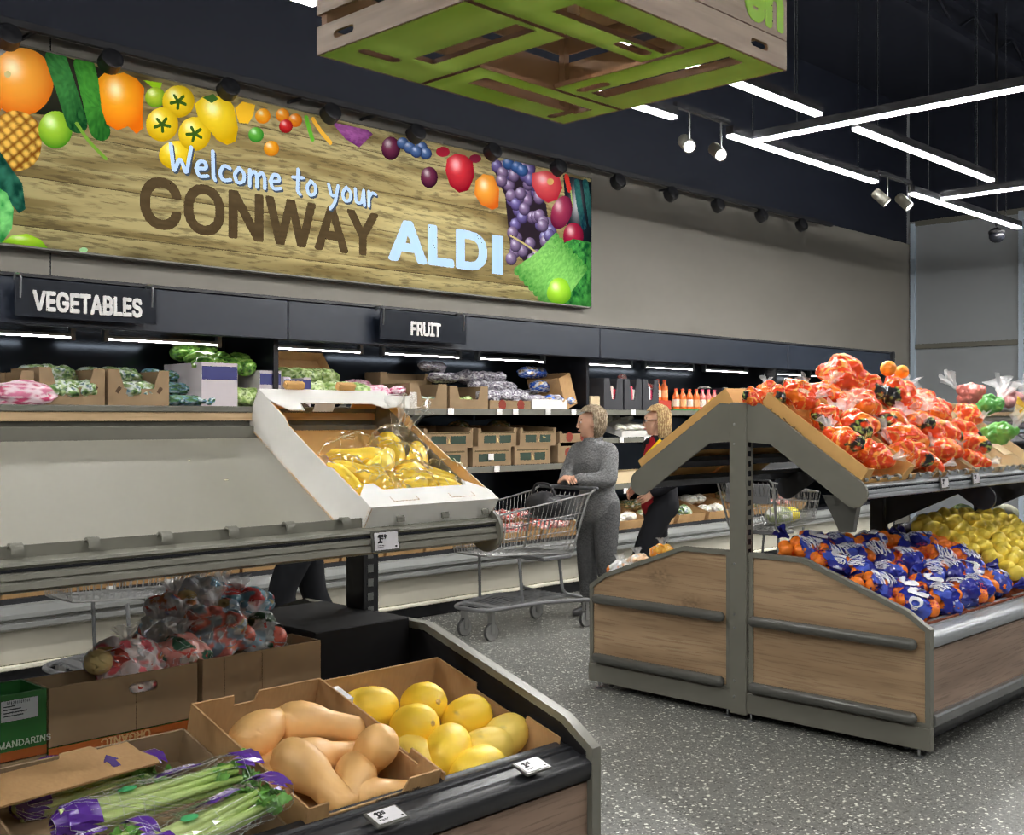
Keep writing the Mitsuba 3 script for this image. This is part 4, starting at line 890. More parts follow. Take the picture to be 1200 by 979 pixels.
k, M, w, h = stacked_box('fruit_carton', 'plain brown carton at the right of the back row, beside the black riser', 1.70, 2.112, .697, .855, 'card_dark')
for s in (.17, .48): add('seam', bx(w * s, w * s + .0015, -.0008, 0, 0, h), 'vmatte', k, L(90, 66, 44), M=M)
k, M, w, h = stacked_box('mandarin_box', 'green printed box with white label and the word MANDARINS, at the left edge', .86, 1.25, .685, .852, 'vsatin', col=L(38, 92, 44))
add('strip', bx(0, w, -.0012, 0, 0, .024), 'vsatin', k, L(150, 80, 40), M=M)
add('label', bx(w - .115, w - .022, -.0012, 0, .10, .152), 'vsatin', k, L(176, 180, 184), M=M)
add('lettering', cat(text_on('MANDARINS', .016, (w - .125, -.0016, .034), (1, 0, 0), (0, 0, 1), .0006), ), 'vmatte', k, L(200, 206, 196), M=M, smooth=False)
add('label_lines', cat([bx(w - .11, w - .11 + l, -.0016, -.0012, z, z + .003) for l, z in ((.05, .112), (.06, .12), (.045, .128), (.03, .136))] + [bx(w - .10 + i * .005, w - .098 + i * .005, -.0016, -.0012, .142, .15) for i in range(12)]), 'vmatte', k, L(70, 74, 80), M=M, smooth=False)
stacked_box('base_box', 'dark brown box at the left edge, under the green mandarin box', .86, 1.25, .50, .682, 'card_dark')
# bags of apples heaped on the back row
APPLE = [L(206, 84, 72), L(226, 156, 110), L(214, 190, 130), L(216, 110, 90)]
def fruit_bag(label, c, rad, seed, ap, film_cols, name='apple_bag', cat_='bag of apples', group='bagged apples on the near display', up=(0, .2, 1), nf=8, r=.036, film=True):
    k = thing(name, label, cat_, group); g = np.random.default_rng(seed); P = pack(nf, rad, r, seed); M = TR(*c) @ RZ(g.random() * .8 - .4)
    f = lumpy(P, r, 4, .004, .8, 2); f = crumple(f, .012, 30, seed); V = np.asarray(f.vertices)
    fc = np.array([c_ for c_ in film_cols])
    for p in P: put('apple', mk(ball((r * 1.02, r * 1.02, r * .92), p), 'vsatin', lambda v, a=ap[g.integers(len(ap))]: a * (.8 + .4 * meshkit.noise(v * 40)[:, None])), k, M)
    add('film', f, 'film', k, M=M, smooth=False)
    add('film_glints', glint_lines(f, 60, seed, 9, .0016), 'vgloss', k, L(224, 226, 230), M=M)
    tri = f.triangles_center; n1 = meshkit.noise(tri * 9, seed); sel = n1 > .36  # pale print spread wide, painting in light on the bags
    if sel.any():
        pm = trimesh.Trimesh(V, f.faces[sel], process=False); pm.remove_unreferenced_vertices(); pm.vertices += pm.vertex_normals * .0015
        add('print', pm, 'vgloss', k, lambda v: fc[(meshkit.noise(v * 26, seed + 1) * len(fc) * .999).astype(int)], M=M, smooth=False)
    add('film_end', crumple(tuft(.045, .012, .035, seed), .008, 40, 2), 'hazy_film', k, M=M @ TR(0, 0, rad[2] * .8) @ look(up), smooth=False)
RW, BW, DK = [L(226, 110, 120), L(244, 230, 230), L(240, 160, 160)], [L(150, 205, 236), L(242, 246, 250), L(220, 226, 240)], [L(214, 218, 224), L(206, 120, 110), L(150, 170, 186), L(226, 226, 226)]
for i, (lab, px, py, Y, rad, cols) in enumerate([('pink and white apple bag lying lowest at the left end of the heap', 150, 772, 3.0, (.11, .07, .045), RW), ('light blue apple bag between the pink one and the brown carton', 188, 752, 3.12, (.08, .07, .06), BW),
        ('apple bag with orange and white print, left of the heap', 205, 728, 3.18, (.10, .09, .08), [L(214, 140, 90), L(226, 222, 224), L(150, 160, 210)]), ('clear gathered apple bag in the centre of the heap', 252, 738, 3.05, (.12, .08, .075), DK),
        ('white and blue apple bag on top of the heap', 232, 700, 3.22, (.09, .08, .05), BW), ('apple bag with red print at the top right of the heap', 282, 715, 3.2, (.10, .09, .06), [L(196, 70, 70), L(110, 150, 170), L(200, 190, 184)]),
        ('pale blue clear apple bag at the right end of the heap', 303, 742, 3.08, (.09, .08, .05), [L(150, 176, 190), L(206, 210, 212), L(40, 70, 50)]), ('dark green and pink apple bag at the front of the heap', 212, 768, 2.99, (.07, .06, .05), [L(60, 96, 76), L(220, 150, 140), L(226, 214, 206)])]):
    fruit_bag(lab, at(px, py, Y=Y), tuple(1.22 * q for q in rad), 40 + i, APPLE, cols, nf=9, r=.038)
for lab, px, py, Y, rad, cols in (('red and clear apple bag between the two upper bags of the heap', 262, 712, 3.24, (.12, .09, .08), DK), ('pinkish apple bag behind the hand hole of the plain carton', 150, 800, 2.96, (.10, .05, .06), RW), ('pale apple bag behind the gathered one', 225, 745, 3.2, (.12, .09, .08), BW)):
    fruit_bag(lab, at(px, py, Y=Y), rad, int(px), APPLE, cols)
# price tags of the near display
tg = at(449, 634, Y=2.528); price_tag('price tag reading 1.39 on the upper shelf rail, under the white carton', tg + [0, -.006, 0], (1, 0, 0), (0, .12, 1), ('1', '39'))
sl_ = (0, .094, .026)
a = at(623, 900, Z=.578); price_tag('price tag reading 1.25 on the near counter rail, under the yellow spaghetti squash', a, (1, 0, 0), sl_, ('1', '25'))
a = at(453, 959, Z=.578); price_tag('price tag reading 1.25 on the near counter rail, under the butternut carton', a, (1, 0, 0), sl_, ('1', '25'))

# ---------- right display: cartons and bagged oranges on the upper shelf ----------
ER = np.array([0, math.cos(SR), math.sin(SR)]); NR = np.array([0, -math.sin(SR), math.cos(SR)])
def shelf_R(x, s=.03): return FR(np.array([x, 2.575, 1.168]) + ER * s, (1, 0, 0), ER)
scene['card_pale'] = pr(L(206, 186, 150), .75, spec=.2)
for lab, x, w, mat, h in [('long tan carton at the corner of the upper shelf, under the orange bags', 5.0, .50, 'kraft_warm', .145), ('tan carton under the orange bags, second from the shelf corner', 5.52, .36, 'card', .095),
                          ('tan carton under the orange bags, third from the shelf corner', 5.90, .40, 'card', .09), ('pale carton holding green bags of limes', 6.32, .36, 'card_pale', .10), ('pale carton at the right picture edge, right of the lime carton', 6.70, .40, 'card_pale', .10), ('pale carton beyond the right picture edge on the upper shelf', 7.12, .40, 'card_pale', .10)]:
    k = thing('display_carton', lab, 'carton'); M = shelf_R(x); carton(k, M, w, .66, h, mat, front=dip(w, h, .06, h * .45), side=None if x < 5.1 else Polygon([(.10, h + .01), (.14, h * .6), (.5, h * .6), (.54, h + .01)]))
    if x < 5.1: add('lettering', cat(text_on('Los Prados', .03, (-.001, .60, .060), (0, -1, 0), (0, 0, 1), .001), bx(-.001, 0, .44, .56, .04, .043)), 'vmatte', k, L(96, 74, 50), M=M, smooth=False)
def bag_R(P, r, pad=.004, fill=.8):
    q = np.asarray(P)
    def R(d):
        d = d / np.linalg.norm(d, axis=1, keepdims=True); b = d @ q.T; disc = b * b - ((q ** 2).sum(1) - (r + pad) ** 2)[None]
        t = np.where(disc > 0, b + np.sqrt(np.maximum(disc, 0)), 0).max(1); return np.maximum(t, (b + r + pad).max(1) * fill)
    return R
def orange_bag_parts(seed, rad=(.155, .115, .085), r=.043, nf=9):
    P = pack(nf, rad, r, seed); P -= P.mean(0); f = lumpy(P, r, 4, .004, .82, 2); f = crumple(f, .008, 26, seed)
    def col(v):
        w = meshkit.fbm(v * 9, 2, seed); s = np.sin((v[:, 0] * 92 + v[:, 1] * 60 + w * 22)); c = np.where((s > .80)[:, None], L(250, 166, 84), L(224, 72, 34))
        c = np.where((meshkit.noise(v * 13, seed + 5) > .70)[:, None], L(246, 128, 40), c); c = np.where((meshkit.noise(v * 20, seed + 9) > .86)[:, None], L(248, 200, 170), c)
        lab = (v[:, 0] > rad[0] * .62) & (meshkit.noise(v * 22, seed + 3) > .34); c = np.where(lab[:, None], L(28, 28, 30), c)
        return np.where((lab & (meshkit.noise(v * 60, seed) > .68))[:, None], L(150, 170, 90), c)
    fv = np.asarray(f.triangles_center)
    return [('film', mk(f, 'vgloss', col, 50), np.eye(4)), ('film_glints', mk(glint_lines(f, 30, seed, 9, .0014), 'vgloss', L(250, 214, 190)), np.eye(4)), ('film_end', mk(crumple(tuft(.085, .014, .045, seed), .008, 40, 2), 'hazy_film', smooth=False), TR(-rad[0] * .82, 0, .02) @ look((-1, 0, .9))),
            ('knot', mk(ball((.014, .012, .014)), 'vgloss', L(230, 200, 190)), TR(-rad[0] * .9, 0, .03))]
OB = [orange_bag_parts(60 + i) for i in range(5)]
def put_parts(k, parts, M):
    for n, d, Q in parts: put(n, d, k, M @ Q)
obs = [(905, 461, 3.10, .7), (884, 466, 3.14, .6), (985, 438, 3.2, 1.15), (938, 462, 3.02, .9), (968, 490, 2.93, .85), (1013, 452, 3.1, 1.0), (1006, 474, 2.98, 1.1), (1003, 500, 2.84, 1.1), (988, 518, 2.74, .95), (1022, 533, 2.68, .85), (1048, 462, 3.08, 1.25), (1066, 478, 3.0, 1.0),
       (1044, 497, 2.88, 1.1), (1078, 498, 2.9, 1.0), (1060, 515, 2.76, 1.05), (1066, 532, 2.68, .9), (1096, 482, 2.96, 1.0), (1102, 508, 2.8, 1.0), (1106, 528, 2.70, .9), (1132, 486, 2.98, .85), (1126, 506, 2.84, .9), (1140, 522, 2.74, .95), (1139, 540, 2.66, .75), (1086, 542, 2.64, .7),
       (1035, 478, 3.12, 1.0), (1020, 505, 2.98, 1.0), (1080, 470, 3.2, 1.0), (1115, 490, 3.12, .9), (965, 462, 3.2, .95), (1088, 520, 2.86, 1.0)]
ORNG = {884: 'small orange bag lying past the display peak, leftmost of the heap', 905: 'small orange bag on the peak, above the long tan carton', 985: 'large orange bag topping the heap, its clear end standing up', 968: 'orange bag with a dark label beside the tan carton wall',
        1048: 'large smooth orange bag under the two loose oranges', 1139: 'orange bag lowest at the right, against the lime carton', 1022: 'orange bag at the front lip of the first tan carton'}
OLAB = row_labels(obs, (3.0, 2.80), 'orange bag', ('back', 'middle', 'front'), 'shelf heap')
for i, (px, py, Y, s) in enumerate(obs):
    lab = ORNG.get(px, OLAB[i]); k = thing('orange_bag', lab, 'bag of oranges', 'bagged oranges on the upper shelf')
    g = np.random.default_rng(300 + i); M = TR(*at(px, py, Y=Y)) @ RX(.35) @ RZ(g.random() * 6.28) @ RX(.5 * g.standard_normal() * .5) @ SC(s * .94)
    if px == 985: M = TR(*at(px, py, Y=Y)) @ RZ(.3) @ RY(-.5) @ SC(s)
    put_parts(k, OB[i % 5], M)
def or_col(v): g = meshkit.noise(v * 300, 2); return L(250, 150, 40) * (1 - g[:, None] * .12)
ORM = mk(ball(.045, s=3), 'vsatin', or_col); NAV = mk(ball((.007, .007, .002)), 'vmatte', L(120, 120, 50))
for lab, px, py in (('large loose orange on top of the heap of orange bags', 1041, 432), ('smaller loose orange on the heap, right of the large one', 1057, 436)):
    k = thing('orange', lab, 'orange'); M = TR(*at(px, py, Y=3.1)) @ SC(1.05 if px < 1050 else .92); put('peel', ORM, k, M); put('navel', NAV, k, M @ TR(.01, -.03, .034))
def lime_parts(seed, c0, c1, film='film'):
    P = pack(9, (.12, .10, .075), .034, seed); f = crumple(lumpy(P, .034, 4, .004, .82, 1), .008, 30, seed)
    return [('film', mk(f, 'vgloss', lambda v: c0 + (c1 - c0) * meshkit.fbm(v * 14, 3, seed)[:, None], 50), np.eye(4)), ('film_end', mk(crumple(tuft(.13, .016, .075, seed), .01, 40, 2), 'hazy_film', smooth=False), TR(-.09, 0, .03) @ look((-.7, 0, 1)))]
for lab, px, py, Y, sd, c0, c1 in (('green bag of limes at the front of the pale carton', 1172, 508, 2.72, 1, L(22, 90, 36), L(104, 168, 70)), ('green bag of limes farther back, its clear end flaring up', 1157, 475, 2.98, 2, L(24, 96, 40), L(96, 160, 76)),
                                   ('pink bag behind the limes, under a large clear flaring end', 1182, 466, 3.12, 3, L(170, 110, 110), L(214, 160, 160)), ('red bag of fruit at the back, left of the pink bag', 1138, 462, 3.16, 4, L(190, 70, 60), L(226, 150, 140)), ('pale bag of fruit at the right picture edge', 1205, 470, 3.1, 5, L(150, 90, 90), L(214, 170, 160))):
    k = thing('fruit_bag', lab, 'bag of fruit'); M = TR(*at(px, py, Y=Y)) @ RZ(sd * 1.3); put_parts(k, lime_parts(sd, c0, c1), M)
k = thing('back_carton', 'tan carton flap standing behind the orange heap, near the clear bag ends', 'carton'); carton(k, FR((6.05, 3.32, 1.55), (1, 0, 0), (0, 1, .2)), .42, .3, .16, 'kraft_warm', front=dip(.42, .16, .1, .05))
def mirror_shelf(x): e = np.array([0, -math.cos(SR), math.sin(SR)]); return FR(np.array([x, 2 * YC - 2.575, 1.168]) + e * .03, (-1, 0, 0), e)
for lab, x in (('tan carton on the far slope of the display, its side running up to the peak', 5.52), ('second tan carton on the far slope, behind the first', 6.06)):
    k = thing('far_slope_carton', lab, 'carton'); carton(k, mirror_shelf(x), .50, .70, .15, 'kraft_warm')
for lab, px, py, w in (('yellow sale card at the top of the far slope carton', 832, 478, .10), ('yellow sale card lower on the far slope carton', 768, 528, .14)):
    k = thing('sale_card', lab, 'sign'); p = at(px, py, X=5.2); own(k, mv(bx(-.002, .002, -w / 2, w / 2, -.03, .03), TR(*p) @ RX(-.72)), 'vsatin', L(250, 214, 30))
k = thing('sale_card', 'yellow sale card at the right picture edge, above the pale cartons', 'sign'); own(k, mv(bx(-.07, .07, -.002, .002, -.07, .07), TR(*at(1195, 480, Y=2.9)) @ RY(.4)), 'vsatin', L(240, 190, 50))
for lab, px, py in (('price tag on the right display rail under the orange cartons', 1103, 566), ('pale lilac price tag on the right display rail, right of the white one', 1140, 561)):
    price_tag(lab, at(px, py - 1, Y=2.53) + [0, -.012, -.004], (1, 0, 0), (0, .12, 1), ('1', '99'))

# ---------- right display, lower bin: blue bags of mandarins, lemons ----------
P0R, DR = (0, 2.25, .60), .36
for i, x in enumerate((5.03, 5.62, 6.21, 6.80, 7.40)):
    k = thing('bin_carton', ['red-brown carton edge at the near end of the lower bin', 'red-brown carton edge under the blue bags, second in the lower bin', 'red-brown carton edge under the lemons', 'carton edge at the right picture edge of the lower bin', 'carton edge beyond the picture in the lower bin'][i], 'carton')
    e = np.array([0, .94, .32]); carton(k, FR((x, 2.335, .47), (1, 0, 0), e), .57, .62, .125, 'card_red')
scene['card_red'] = pr(L(126, 70, 48), .7, spec=.25)
def mand(v): return L(246, 130, 40) * (1 - meshkit.noise(v * 200)[:, None] * .15)
MAN = mk(ball((.037, .037, .033), s=2), 'vsatin', mand)
def drape(poly, R, h0=.05, off=.004):
    V, Fc = [], []; n = 0
    for g in getattr(poly, 'geoms', [poly]):
        v, f = trimesh.creation.triangulate_polygon(g, engine='earcut'); v, f = trimesh.remesh.subdivide_to_size(np.c_[v, 0 * v[:, 0]], f, .014); V.append(v); Fc.append(np.asarray(f) + n); n += len(v)
    V = np.vstack(V); d = np.c_[V[:, :2], np.full(len(V), h0)]; d /= np.linalg.norm(d, axis=1, keepdims=True)
    return trimesh.Trimesh(d * (R(d) + off)[:, None], np.vstack(Fc), process=False)
def mandarin_bag_parts(seed, word):
    rad = (.15, .105, .075); P = pack(12, rad, .037, seed); P -= P.mean(0); f = crumple(lumpy(P, .037, 4, .003, .86, 2), .012, 34, seed); R = bag_R(P, .037, .003, .86)
    t = np.asarray(f.triangles_center); x = t[:, 0]; wob = .02 * np.sin(9 * np.arctan2(t[:, 2], t[:, 1]) / 3 + seed)
    lo, hi = ((-.10, .03), (-.06, .06), (-.13, .0), (-.09, .02))[seed % 4]; band = (x > lo + wob) & (x < hi + wob); net = ~band & (np.random.default_rng(seed).random(len(t)) < (.12 if seed % 2 else .0))
    def sub(s): m = trimesh.Trimesh(f.vertices, f.faces[s], process=False); m.remove_unreferenced_vertices(); return m
    def col(v):
        c = np.where((meshkit.noise(v * 16, seed) > .58)[:, None], L(70, 90, 190), L(34, 40, 128)); c = np.where((meshkit.noise(v * 34, seed + 2) > .76)[:, None], L(206, 210, 232), c)
        return np.where((meshkit.noise(v * 30, seed + 7) > .86)[:, None], L(240, 140, 60), c)
    wrap = sub(band); wrap.vertices = wrap.vertices * 1.03
    out = [('wrapper', mk(wrap, 'vgloss', col, 50), np.eye(4)), ('net', mk(sub(net), 'vsatin', L(206, 60, 70), False), np.eye(4))][:2 if net.any() else 1]
    tp = text_poly(word, .055, True, .03); b = tp.bounds; tp = affinity.translate(tp, -(b[0] + b[2]) / 2, -(b[1] + b[3]) / 2); tp = affinity.rotate(affinity.scale(tp, (hi - lo) * (.8 if seed % 3 else .9) / (b[2] - b[0] if seed % 3 else .055), 1.0, origin=(0, 0)), 90 if seed % 3 == 0 else 14, origin=(0, 0)); tp = affinity.translate(tp, (lo + hi) / 2, 0)
    out.append(('lettering', mk(drape(tp, R, .05, .009), 'vgloss', L(236, 238, 246), False), np.eye(4)))
    out.append(('film_end', mk(crumple(tuft(.07, .012, .05, seed), .008, 40, 2), 'vgloss', L(44, 48, 130), False), TR(-.13, 0, .01) @ look((-1, 0, .4))))
    for p in P:
        if True: out.append(('mandarin', MAN, TR(*p)))
    return out
MB_ = [mandarin_bag_parts(80 + i, w) for i, w in enumerate(('SNONS', 'NONES', 'WONS', 'SNOW'))]
mbs = [(925, 650), (953, 641), (985, 640), (968, 655), (1000, 656), (1018, 640), (1046, 640), (1030, 655), (1005, 672), (975, 664), (1040, 675), (1066, 662), (1022, 690), (1055, 697), (1078, 640), (1095, 656), (1090, 676), (1085, 692), (1118, 650), (1112, 672), (1105, 703), (1135, 676), (1146, 690), (1130, 697), (1160, 684), (1070, 710), (1090, 640), (1125, 660)]
MLAB = {925: 'blue mandarin bag nearest to the centre post', 1022: 'blue mandarin bag with white letters beside the oak end panel', 1085: 'mandarin bag with a bright blue letter band in the front middle', 1160: 'blue mandarin bag at the front, touching the lemons', 1105: 'mandarin bag at the front corner, mostly bare orange fruit', 1046: 'dark shaded mandarin bag at the back by the black post'}
MLB = row_labels([(x, y, -y) for x, y in mbs], (-652, -675), 'blue mandarin bag', ('back', 'middle', 'front'), 'bin heap')
for i, (px, py) in enumerate(mbs):
    p = slope_pt(px, py, P0R, DR); p[0] = max(p[0], 5.15); g = np.random.default_rng(500 + i)
    k = thing('mandarin_bag', MLAB.get(px, MLB[i]), 'bag of mandarins', 'mandarin bags in the lower bin')
    put_parts(k, MB_[i % 4], TR(p[0], p[1], p[2]) @ RX(.33) @ RZ((-.4 if i % 3 else 2.4) + .5 * g.standard_normal()) @ RX(.25 * g.standard_normal()))
for i, (px, py) in enumerate(((907, 649), (1064, 705))):
    k = thing('mandarin', ('loose mandarin by the centre post', 'loose mandarin at the front edge of the bin')[i], 'mandarin'); own(k, ball((.034, .034, .029), s=2), 'vsatin', mand, M=TR(*(np.maximum(slope_pt(px, py, P0R, DR), [5.06, 0, 0]) + [0, 0, .03])))
def lem(v): g = meshkit.noise(v * 160); return L(255, 226, 84) * (1 - g[:, None] * .12)
def lemon_mesh():
    z = np.linspace(-1, 1, 13); r = .040 * np.sqrt(np.maximum(1 - np.abs(z) ** 2.2, 0)) ; r[[0, -1]] = .003; r[[1, -2]] *= .8
    return lathe(np.c_[r, z * .052], 16)
LEM = mk(lemon_mesh(), 'vsatin', lem, 60); g = np.random.default_rng(9)
for i in range(112):
    r_, c_ = divmod(i, 14); row = r_ % 8
    x = 6.42 + c_ * .094 + .047 * (row % 2) + .014 * g.standard_normal() + row * .004; y = 2.36 + row * .085 + .008 * g.standard_normal()
    if x < 6.30 + row * .015: continue
    z = .575 + (y - 2.25) * .37 + .05 + .02 * math.sin(i * 2.1) + .05 * math.exp(-((x - 6.9) ** 2) * 3)
    k = thing('lemon', 'yellow lemon in the heap beside the blue mandarin bags', 'lemon', 'loose lemons in the lower bin'); put(k, LEM, None, TR(x, y, z) @ RZ(g.random() * 6.3) @ RX(PI / 2 + .5 * g.standard_normal()), exact=True)
# what shows beyond the hump of the lower bin
for lab, n, px, py, Y, rad, c0, c1, ct in (('pale green melon beyond the lemons, in the shade under the shelf', 'melon', 1127, 607, 3.42, (.11, .10, .10), L(150, 170, 96), L(96, 120, 60), 'melon'), ('white wrapped head of greens in the shade behind the blue bags', 'wrapped_greens', 1085, 612, 3.38, (.12, .09, .06), L(206, 206, 200), L(120, 126, 120), 'vegetable'),
                                   ('dark green cabbage in the shade behind the blue bags', 'cabbage', 1108, 610, 3.36, (.10, .09, .08), L(60, 72, 48), L(30, 36, 30), 'vegetable'), ('whitish cauliflower at the right edge under the shelf', 'cauliflower', 1178, 603, 3.42, (.10, .10, .08), L(214, 208, 190), L(120, 130, 80), 'vegetable'),
                                   ('dark aubergine heap end by the black post', 'aubergine', 1060, 622, 3.3, (.13, .08, .05), L(40, 36, 44), L(24, 22, 28), 'vegetable')):
    k = thing(n, lab, ct); m = ball(rad, s=3); v = m.vertices; m.vertices = v * (1 + .12 * (meshkit.noise(v * 22)[:, None] - .5)); own(k, m, 'vsatin', lambda v, a=c0, b=c1: a + (b - a) * meshkit.fbm(v * 16, 3)[:, None], M=TR(*at(px, py, Y=Y)))
for lab, px, py, cs in (('orange bag on the far side of the right display, left of the post', 778, 647, [L(246, 150, 40), L(250, 190, 80)]), ('white and orange bag on the far side, beside the walking woman', 748, 658, [L(236, 200, 160), L(240, 236, 230)]), ('white bag low on the far side of the display, at its left corner', 728, 666, [L(226, 226, 224), L(200, 200, 200)])):
    fruit_bag(lab, at(px, py, X=5.14) + [0, 0, -.02], (.10, .09, .06), px, [L(246, 140, 40)], cs, 'far_side_bag', 'bag of fruit', None)

# ---------- boxed produce in the wall case ----------
def cx_(px, Y=6.80): return float(at(px, 480, Y=Y)[0])
def blob(seed, pal, sc=(1, .85, .85)):
    m = ball(sc, s=3); v = m.vertices; m.vertices = v * (1 + .5 * (meshkit.fbm(v * 2.2, 3, seed)[:, None] - .45)); p = np.array([L(*c) for c in pal])
    return mk(m, 'vgloss', lambda v: p[np.minimum((meshkit.fbm(v * 3.1, 3, seed + 1) * 1.7 - .35).clip(0, .999) * len(p), len(p) - 1).astype(int)], 70)
PAL = {'greens': [(40, 66, 40), (84, 116, 62), (150, 170, 120), (206, 214, 206), (60, 96, 110)], 'bluegreen': [(36, 60, 46), (70, 110, 70), (90, 130, 150), (200, 212, 214)], 'leaf': [(40, 70, 30), (76, 120, 48), (120, 160, 70), (160, 190, 110)], 'lettuce': [(110, 140, 70), (150, 176, 100), (190, 206, 150), (90, 116, 60)],
       'foil': [(70, 66, 76), (130, 126, 136), (190, 188, 194), (100, 92, 110), (226, 226, 228)], 'pink': [(206, 120, 150), (232, 206, 214), (190, 70, 110)], 'blue': [(30, 60, 150), (60, 100, 190), (206, 214, 226), (190, 150, 90)], 'red': [(170, 40, 44), (206, 90, 80), (232, 208, 200), (120, 36, 40), (226, 226, 222)],
       'white': [(226, 224, 214), (206, 200, 180), (240, 240, 236), (190, 196, 170)], 'mixed': [(120, 90, 60), (190, 160, 110), (90, 110, 70), (200, 196, 186)]}
BL = {p: [blob(i * 7 + j, PAL[p]) for j in range(3)] for i, p in enumerate(PAL)}
CN = [0]
def packs(label, name, ct, group, pal, px0, px1, z, n, s=(.10, .08, .05), y=(6.86, 7.15), lift=.10, rows=2):
    g = np.random.default_rng(700 + CN[0]); CN[0] += 1; xa, xb = cx_(px0), cx_(px1)
    for i in range(n):
        r = i % rows; t = (i // rows + .5) / max(1, math.ceil(n / rows))
        k = thing(name, label, ct, group); x = xa + (xb - xa) * t + .02 * g.standard_normal(); yy = y[0] + (y[1] - y[0]) * r / max(rows - 1, 1)
        put(k, BL[pal][i % 3], None, TR(x, yy, z + s[2] * .9 + lift * r) @ RZ(g.random() * 6) @ RX(.3 * g.standard_normal()) @ SC(*s), exact=True)
def ccarton(label, px0, px1, z, h, mat='card_dark', m=.07, dd=.08, d=.42, y=6.765, rot=0, col=None, deco=None, tilt=.0):
    k = thing('produce_carton', label, 'carton'); xa, xb = cx_(px0), cx_(px1); w = xb - xa - .012
    M = FR((xa + .006, y, z), (1, 0, 0), (0, 1, tilt)); carton(k, M, w, d, h, mat, front=dip(w, h, min(m, w * .25), dd) if dd else None, col=col)
    if deco == 'holes':
        for s in (.16, .84): add('print', mv(cat(bx(-.012, .012, -.0012, 0, -.022, .022)), M @ TR(w * s, 0, h * .45) @ RY(.6)), 'vmatte', k, L(70, 50, 34))
    if deco == 'green':
        for s in (.30, .70): add('print', bx(w * s - w * .15, w * s + w * .15, -.0012, 0, h * .22, h * .62), 'vmatte', k, L(52, 66, 56), M=M)
        add('print', bx(w * .06, w * .94, -.0012, 0, h * .72, h * .80), 'vmatte', k, L(90, 76, 50), M=M)
        add('print', mv(lathe([(.001, 0), (.018, 0), (.001, .045)], 3), TR(w * .5, 0, h * .25)), 'vmatte', k, L(200, 180, 130), M=M)
    if deco == 'navy':
        add('print', bx(.004, w - .004, -.0012, 0, h * .62, h * .92), 'vmatte', k, L(60, 62, 110), M=M)
    if deco == 'rings':
        for s in (.3, .75): add('print', mv(trimesh.creation.cylinder(.045, .002, sections=18), M @ TR(w * s, 0, h * .5) @ RX(PI / 2)), 'vmatte', k, L(120, 50, 40))
    return k
T1 = 1.62
ccarton('brown carton at the left picture edge on the top case shelf', -30, 38, T1, .21, deco='holes'); ccarton('low brown carton of leeks under the left end of the sign VEGETABLES', 42, 121, T1, .235, dd=.12, deco='holes'); ccarton('second carton with a cut-out front, below the right half of the sign VEGETABLES', 123, 196, T1, .235, dd=.12, deco='holes')
packs('bagged greens in the carton under the left end of the sign VEGETABLES', 'greens_bag', 'bag of greens', 'bagged greens, first carton', 'greens', 55, 108, T1 + .03, 10, s=(.12, .09, .075), lift=.10)
packs('bagged greens in the carton under the right half of the sign VEGETABLES', 'greens_bag', 'bag of greens', 'bagged greens, second carton', 'greens', 135, 185, T1 + .03, 10, s=(.12, .09, .075), lift=.10)
packs('bagged greens at the left edge of the top shelf', 'greens_bag', 'bag of greens', 'bagged greens at the left edge', 'mixed', -10, 30, T1 + .06, 3)
packs('blue and green salad bag in the loose pile right of the two brown cartons', 'salad_bag', 'salad bag', 'salad bags in the loose pile', 'bluegreen', 200, 245, T1, 14, s=(.11, .08, .045), lift=.085, rows=3)
k = thing('onion_bag', 'white and pink bag above the ridge at the left picture edge', 'bag'); put(k, BL['pink'][0], None, TR(*at(25, 462, Y=6.76)) @ SC(.20, .07, .09), exact=True)
ccarton('white and navy carton turned endwise, in the middle of the vegetables', 232, 276, T1, .30, 'card_lilac', dd=0, deco='navy', d=.5); ccarton('white and navy carton behind the white squash carton', 300, 327, T1, .26, 'card_lilac', dd=0, deco='navy'); ccarton('brown-topped white and navy carton right of it, beside the lettuce bags', 328, 362, T1, .22, 'card_lilac', dd=.05, deco='navy')
scene['card_lilac'] = pr(L(190, 182, 186), .7, spec=.25)
packs('leafy green head heaped on the navy and white carton', 'green_vegetable', 'leafy greens', 'leafy heads on the navy carton', 'leaf', 236, 300, T1 + .22, 11, s=(.09, .08, .07), lift=.05, rows=3)
packs('leafy green bag standing between the two navy and white cartons', 'salad_head_bag', 'leafy greens', 'leafy bags between the cartons', 'lettuce', 275, 302, T1, 6, s=(.10, .09, .08), lift=.14)
packs('green bunch in the brown-topped carton', 'greens_bunch', 'leafy greens', 'bunches in the brown-topped carton', 'leaf', 330, 358, T1 + .06, 4, s=(.08, .07, .06))
k = thing('tilted_carton', 'brown carton standing tilted at the back of the shelf, above the lettuce bags', 'carton'); carton(k, FR((cx_(318, 7.1), 7.2, T1 + .2), (1, 0, 0), (0, .6, .8)), cx_(392, 7.1) - cx_(318, 7.1), .22, .1, 'card')
packs('pale green lettuce bag in the row behind the white squash carton', 'lettuce_bag', 'lettuce', 'lettuce bags in a row', 'lettuce', 362, 425, T1 + .04, 12, s=(.12, .09, .09), lift=.11)
ccarton('white box with pink bags, right of the lettuce bags', 438, 486, T1, .13, 'card_white', dd=.03); packs('pink and white bag in the white box', 'pink_bag', 'bag', 'pink bags in the white box', 'pink', 432, 478, T1 + .09, 5, s=(.10, .08, .05), lift=.05)
ccarton('brown carton with a half-round opening, below the sign FRUIT', 476, 521, T1, .20, m=.09, dd=.12); ccarton('brown carton with an open front, right of the one below the sign FRUIT', 523, 569, T1, .19, m=.08, dd=.11)
